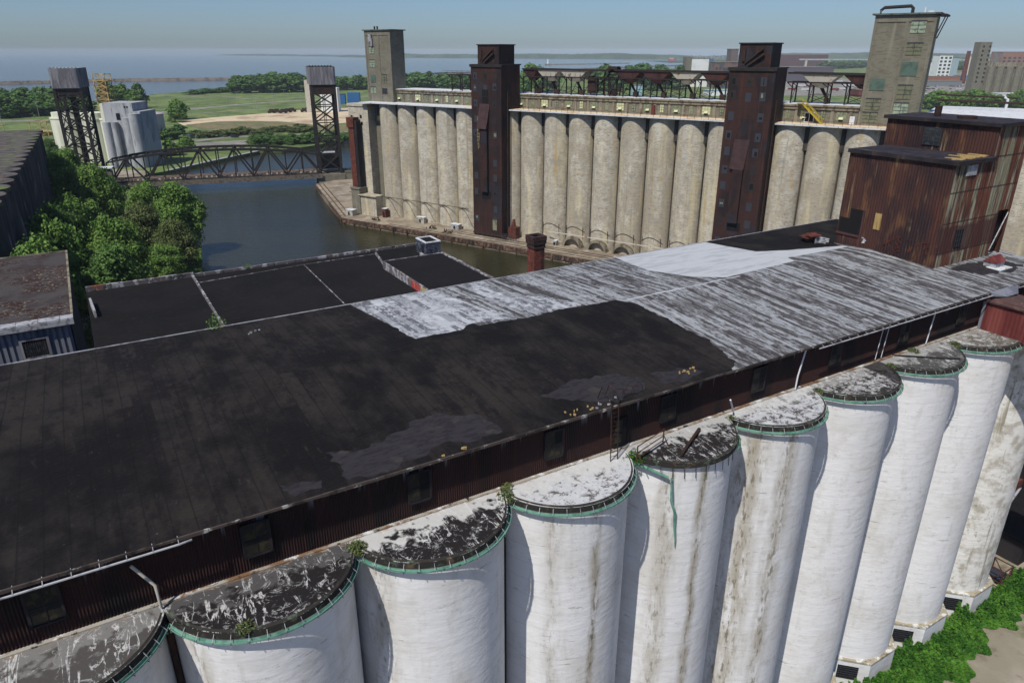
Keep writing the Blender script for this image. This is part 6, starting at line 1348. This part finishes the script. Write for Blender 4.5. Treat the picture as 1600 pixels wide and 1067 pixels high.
for i, (u_, v_, h, r, k, lab) in enumerate([(-7, 150, 26, 8, 'A', 'tall tree against the near end of the dark silo wall'), (-6, 173, 25, 8, 'C', 'tall dark tree against the middle of the dark silo wall'), (-9, 127, 27, 8, 'A', 'very tall tree hiding the near corner of the dark silo block'),
        (-4, 196, 23, 8, 'A', 'tall tree against the far half of the dark silo wall'), (-17, 111, 27, 9, 'A', 'tall tree directly behind the far edge of the mossy roof'), (3, 141, 21, 8, 'C', 'dark tree second from the silo wall behind the mossy roof corner'),
        (5, 166, 22, 8, 'A', 'yellowish green tree between the silo wall and the clump at the water'), (-30, 108, 25, 9, 'C', 'tall dark tree at the left edge behind the mossy roof'), (10, 128, 15, 6, 'B', 'low olive tree at the left end of the pale parapet')]):
    q = W.w(u_, v_, 2); tree(k, 10 + i % 3, q[0], q[1], 2.0, h, r, lab, MK[k], 26000, .37, GRP, nb=56)
# far trees as individuals
rr = random.Random(21); FG = 'trees beyond the river'
ORD = 'first second third fourth fifth sixth seventh eighth ninth tenth eleventh twelfth thirteenth fourteenth fifteenth sixteenth'.split()
def row_pts(pts, n, jit):
    out = []
    for i in range(n):
        t = (i + .5) / n * (len(pts) - 1); a = int(min(t, len(pts) - 2)); f = t - a
        out.append((pts[a][0] + (pts[a + 1][0] - pts[a][0]) * f + rr.uniform(-1.5, 1.5), pts[a][1] + (pts[a + 1][1] - pts[a][1]) * f + rr.uniform(-jit, jit) * .5))
    return sorted(out)
def far_row(pts, n, h, r, lab, k, jit, grp, hv=.25):
    for i, (px, py) in enumerate(row_pts(pts, n, jit)):
        s_ = site(px, py, 1.9); kk = rr.choice([k, k, 'A']); tree('f' + kk, rr.choice([41, 42, 43]), s_[0], s_[1], 1.9, h * rr.uniform(1 - hv, 1 + hv), r * rr.uniform(.8, 1.25), ORD[i] + ' from the left ' + lab, MK[kk], 2600, 1.0, grp, nb=26, lo=.08)
def woods(name, rows, lab, m, kind='stuff', nleaf=1500, size=1.25):
    Vs = []; rng = np.random.default_rng(len(lab))
    for pts, n, h, r, jit in rows:
        for px, py in row_pts(pts, n, jit):
            s_ = site(px, py, 1.9); H_ = h * rr.uniform(.75, 1.25); R_ = r * rr.uniform(.8, 1.3); me = leaf_mesh('tmp', crown_blobs(rr.randint(0, 999), 4.6, 10, 22, .05), nleaf, size, rr.randint(0, 9999), m)
            v = np.zeros(len(me.vertices) * 3, dtype=np.float32); me.vertices.foreach_get('co', v); v = v.reshape(-1, 3) * np.array([R_ / 4.6, R_ / 4.6, H_ / 10]) + np.array([s_[0], s_[1], 1.9]); Vs.append(v); bpy.data.meshes.remove(me)
    V = np.concatenate(Vs); n = len(V) // 4
    me = bpy.data.meshes.new(name); me.vertices.add(4 * n); me.vertices.foreach_set('co', V.ravel().astype(np.float32)); me.loops.add(4 * n); me.loops.foreach_set('vertex_index', np.arange(4 * n, dtype=np.int32)); me.polygons.add(n); me.polygons.foreach_set('loop_start', np.arange(0, 4 * n, 4, dtype=np.int32)); me.update(calc_edges=True); me.materials.append(m)
    o = bpy.data.objects.new(name, me); col.objects.link(o); return props(o, lab, name, None, kind)
woods('wood', [([(4, 184), (130, 176)], 22, 18, 13, 5), ([(10, 172), (120, 168)], 16, 19, 13, 4)], 'dense dark wood on the left shore behind the yellow machines', LEAF_C)
woods('wood', [([(372, 142), (474, 140)], 12, 23, 19, 1)], 'back rows of the large grove on the park shore', LEAF_C)
woods('wood', [([(484, 142), (572, 140)], 16, 19, 16, 2)], 'wood between the right bridge tower and the tall narrow concrete tower', LEAF_C)
woods('wood', [([(632, 142), (735, 142)], 18, 24, 18, 3)], 'wood behind the left half of the tan elevator roof', LEAF_C)
woods('wood', [([(930, 140), (1062, 138)], 24, 32, 22, 10)], 'wood seen through the middle of the conveyor frame', LEAF_C)
woods('wood', [([(1436, 172), (1560, 171)], 12, 17, 9, 4), ([(1560, 171), (1700, 172)], 18, 17, 9, 6)], 'leafy wood behind the long white roof', LEAF_A)
woods('shrubs', [([(300, 214), (490, 204)], 30, 4, 6, 6)], 'low shrubs along the inlet beyond the bridge', LEAF_B, nleaf=700)
woods('shrubs', [([(392, 226), (560, 217)], 34, 5.5, 6, 8)], 'dense shrubs on the far river bank', LEAF_C, nleaf=900, size=1.0)
woods('shrubs', [([(300, 148), (360, 143)], 8, 7, 16, 2)], 'low shrubs on the grassy rise by the lake', LEAF_C, nleaf=700)
woods('wood', [([(1290, 108), (1375, 104)], 14, 24, 40, 2)], 'wood below the long high level bridge', LEAF_C)
woods('wood', [([(1440, 110), (1560, 109)], 26, 24, 40, 2)], 'distant wood behind the white office block', LEAF_C)
far_row([(366, 146), (476, 144)], 10, 22, 19, 'tree in the front of the large grove on the park shore', 'C', 1, 'trees of the park grove', .12)
far_row([(168, 172), (224, 170)], 7, 24, 10, 'tree on the lake shore behind the grey silos', 'C', 4, 'trees behind the grey silos')
far_row([(272, 190), (287, 187)], 3, 17, 8, 'bushy tree right of the ribbed steel bin', 'A', 6, 'trees right of the steel bin')
far_row([(262, 222), (282, 208)], 3, 9, 6, 'dark tree at the foot of the ribbed steel bin', 'C', 4, 'trees at the foot of the steel bin')
far_row([(812, 146), (860, 142)], 4, 36, 22, 'tree seen through the left end of the conveyor frame', 'A', 3, 'trees seen through the left hoppers')
far_row([(300, 234), (262, 246)], 4, 8, 4.5, 'small tree on the wharf behind the bridge', 'A', 4, 'small trees on the wharf')

# ================================================================ weeds and ground cover
def stuff_leaves(name, pts_fn, n, size, seed, m, lab=None, cat=None, kind='stuff'):
    rng = np.random.default_rng(seed); P = pts_fn(rng, n); n = len(P)
    nrm = rng.normal(size=(n, 3)) * .5 + np.array([0, 0, .9]); nrm /= np.linalg.norm(nrm, axis=1)[:, None]; a = np.cross(nrm, rng.normal(size=(n, 3))); a /= np.linalg.norm(a, axis=1)[:, None]; b = np.cross(nrm, a); s = size * (.5 + rng.random(n))[:, None]
    V = np.stack([P - a * s * .5, P + b * s * .38, P + a * s * .5, P - b * s * .38], 1).reshape(-1, 3)
    me = bpy.data.meshes.new(name); me.vertices.add(4 * n); me.vertices.foreach_set('co', V.ravel().astype(np.float32)); me.loops.add(4 * n); me.loops.foreach_set('vertex_index', np.arange(4 * n, dtype=np.int32)); me.polygons.add(n); me.polygons.foreach_set('loop_start', np.arange(0, 4 * n, 4, dtype=np.int32)); me.update(calc_edges=True); me.materials.append(m)
    o = bpy.data.objects.new(name, me); col.objects.link(o); return props(o, lab, cat, None, kind)
def fbm(x, y): return .5 * np.sin(x * .9 + 1.3 * np.sin(y * .5)) * np.cos(y * .8) + .3 * np.sin(x * 2.1 + y * 1.7) + .25 * np.sin(x * 4.3 - y * 3.1)
def thicket(rng, n):
    u = rng.uniform(45, 104, n); v = -2.4 - rng.random(n) ** 1.0 * 6.2; edge = -6.6 + .9 * np.sin(u * .35) + .7 * np.sin(u * 1.1) + .3 * np.sin(u * 3.1)
    ap = 4.75; kk = np.round((u - 4.575) / 9.15); du = np.abs(u - 4.575 - kk * 9.15)
    keep = (v > edge) & (v < np.where(u < 82.6, np.where(du < 2, -3.3, -3.3 + (du - 2) * .95), 6)); v2 = np.where(rng.random(n) < .25, v + 2.5, v)
    u, v = u[keep], v[keep]; h = np.clip(1.0 + 1.3 * fbm(u * 1.3, v * 1.6) + .5 * np.sin(u * 7.1 + v * 3) * np.cos(v * 6.3), .1, 2.5) * np.clip((v - edge[keep]) / 1.8, .15, 1) 
    z = 3.6 + h * (1 - rng.random(len(u)) ** 2 * .75)
    p = np.zeros((len(u), 3)); p[:, 0] = W.o[0] + u * W.u[0] + v * W.v[0]; p[:, 1] = W.o[1] + u * W.u[1] + v * W.v[1]; p[:, 2] = z; return p
stuff_leaves('ground_cover', thicket, 170000, .23, 5, LEAF_W, 'thick green weeds covering the ground at the foot of the white silos', 'ground cover')
def bankgrass(rng, n):
    t = rng.random(n); px = 195 + 120 * t; P = np.array([site(a, 385 + 50 * r_ + 5, 2.0) for a, r_ in zip(px, rng.random(n))]); P[:, 2] = 2.1 + rng.random(n) * 1.2; return P
stuff_leaves('undergrowth', bankgrass, 9000, .9, 6, LEAF_A, 'green undergrowth below the trees on the near left bank', 'undergrowth')
def under2(rng, n):
    P = np.array([site(a, b, 2.0) for a, b in zip(rng.uniform(-60, 200, n), rng.uniform(300, 470, n))]); P[:, 2] = 2.1 + rng.random(n) ** 2 * 4; k = ((P[:, 0] + 15.9) * W.u[0] + (P[:, 1] - 25.6) * W.u[1]) > -10.5; P = P[k]; return P
stuff_leaves('undergrowth', under2, 16000, 1.1, 7, LEAF_C, 'dark undergrowth between the silo block and the mossy roof', 'undergrowth')
def siloweeds(rng, n):
    out = []
    for i in range(26):
        cu, cv = -19 - rng.random() * 20, 140 + rng.random() * 120; r_ = .8 + 2.6 * rng.random(); m_ = int(n / 26); a = rng.random(m_) * 6.28; q = r_ * np.sqrt(rng.random(m_)); u = cu + q * np.cos(a); v = cv + q * np.sin(a) * 2
        out.append(np.stack([W.o[0] + u * W.u[0] + v * W.v[0], W.o[1] + u * W.u[1] + v * W.v[1], 36.3 + (rng.random(m_)) * r_ * .7], 1))
    return np.concatenate(out)
stuff_leaves('roof_weeds', siloweeds, 9000, .5, 8, LEAF_A, 'green weeds growing on the dark silo block roof', 'weeds')
def weed(u, v, z, r_, h, n, lab, seed, m=LEAF_B, fr=W):
    rng = np.random.default_rng(seed); a = rng.random(n) * 6.28; q = r_ * rng.random(n) ** .6; P = np.stack([q * np.cos(a), q * np.sin(a), h * rng.random(n) * (1 - q / r_ * .6)], 1)
    nrm = rng.normal(size=(n, 3)) + np.array([0, 0, .6]); nrm /= np.linalg.norm(nrm, axis=1)[:, None]; b = np.cross(nrm, rng.normal(size=(n, 3))); b /= np.linalg.norm(b, axis=1)[:, None]; c = np.cross(nrm, b); s = .085 * (.5 + rng.random(n))[:, None]
    V = np.stack([P - b * s, P + c * s * .4, P + b * s, P - c * s * .4], 1).reshape(-1, 3); mb = MB(); mb.v = [tuple(p) for p in V]; mb.f = [tuple(range(4 * i, 4 * i + 4)) for i in range(n)]
    me = mesh_of('weed', mb, m); o = bpy.data.objects.new('weed', me); col.objects.link(o); o.location = fr.w(u, v, z); return props(o, lab, 'plant')
weed(9.2, .1, 37.8, .55, .7, 420, 'tuft of weeds in the valley between the two black silo caps', 1)
weed(18.2, .1, 37.8, .6, .6, 380, 'tuft of weeds in the valley left of the all white cap', 2)
weed(18.6, .7, 38.0, .4, .6, 160, 'sparse yellow weed against the wall above the all white cap', 3)
weed(27.6, -.3, 37.7, .7, .7, 420, 'bright weeds in the valley below the short railing', 4, LEAF_W)
weed(36.7, .2, 37.8, .45, .5, 220, 'weeds in the valley by the bent white pipe', 5)
weed(3.0, -2.6, 37.9, .45, .35, 180, 'small weed on the rim of the silo cap with white cracks', 6)
weed(45.8, -.1, 37.8, .4, .5, 220, 'weed in the valley below the long white downpipe', 7)
weed(55.0, -.1, 37.8, .5, .4, 240, 'weed in the valley between the half black cap and the grey cap', 8)
weed(64.1, -.2, 37.8, .6, .5, 320, 'weed in the valley next to the mottled cap', 9)
weed(59.3, .6, 38.0, .5, .4, 160, 'dark clump of weeds behind the plain grey cap', 10)
weed(7.6, 27.5, 41.6, .8, 1.3, 200, 'small sapling poking over the far eave of the black roof', 11, LEAF_A)
weed(27.0, 120.6, 20.4, 1.0, .9, 260, 'green plant on the far parapet of the low black roof', 12, LEAF_A)
# rubble and rails at the foot of the last silo
fs = thing('lifting_cage', 'red steel cage with a mesh floor standing beside the last silo footing', 'cage', W, (84.0, -1.5, 3.6))
mb = MB(); bx = [(83.2, -2.6), (85.4, -2.6), (85.4, -.6), (83.2, -.6)]
for x_, y_ in bx: mb.bar((x_, y_, 3.6), (x_, y_, 6.2), .07)
for i in range(4): a_, b_ = bx[i], bx[(i + 1) % 4]; mb.bar((*a_, 6.2), (*b_, 6.2), .06); mb.bar((*a_, 4.7), (*b_, 4.7), .06); mb.bar((*a_, 3.7), (*b_, 6.1), .05)
part('cage_bars', mb, RAILR, fs)
mb = MB(); mb.box(83.4, 85.2, -2.4, -.8, 5.0, 5.1); part('cage_floor', mb, GRILL, fs)
dk = thing('dark_shed', 'black roofed low shed in shadow behind the last white silo', 'shed', W, (100, 4, 3.6))
mb = MB(); mb.box(90, 150, -1.5, 30, 3.5, 7.0); part('shed_wall', mb, DARKWALL, dk)
mb = MB(); mb.box(89.5, 150, -2.2, 30, 7.0, 7.3); part('shed_roof', mb, BITUMEN2, dk)
mb = MB(); mb.tube([(93, -.5, 7.5), (104, 3, 7.6)], .14, 5); mb.tube([(94, 3, 7.6), (101, 4.5, 7.6)], .2, 5); part('roof_planks', mb, METALTRIM, dk)
mb = MB(); mb.corr(86.5, 120, 7.5, 7.3, 20, .6, .06); part('rusty_wall', mb, HEADH_R, dk)
mb = MB(); rr = random.Random(6)
for i in range(10): x_ = 91 + rr.uniform(0, 9); mb.box(x_, x_ + rr.uniform(.5, 2), 5 + rr.uniform(-1, 1), 6.5, 7.3, 7.5 + rr.uniform(.3, 2.2))
part('rusty_machinery', mb, RED_RUST, dk)

# ================================================================ air
hz = MB(); hz.box(-14000, 14000, -900, 14000, -8, 90)
hm = bpy.data.materials.new('haze_air'); hm.use_nodes = True; hn = hm.node_tree.nodes; hl = hm.node_tree.links
for n in list(hn): hn.remove(n)
ho = hn.new('ShaderNodeOutputMaterial'); hv = hn.new('ShaderNodeVolumePrincipled'); hv.inputs['Density'].default_value = 5.5e-5; hv.inputs['Color'].default_value = (.80, .91, 1.0, 1); hv.inputs['Anisotropy'].default_value = -.3
hl.new(hv.outputs[0], ho.inputs['Volume'])
hme = bpy.data.meshes.new('haze'); hme.from_pydata(hz.v, [], hz.f); hme.update()
_bm = bmesh.new(); _bm.from_mesh(hme); bmesh.ops.recalc_face_normals(_bm, faces=_bm.faces); _bm.to_mesh(hme); _bm.free(); hme.materials.append(hm)
hob = bpy.data.objects.new('haze', hme); col.objects.link(hob); hob['kind'] = 'stuff'
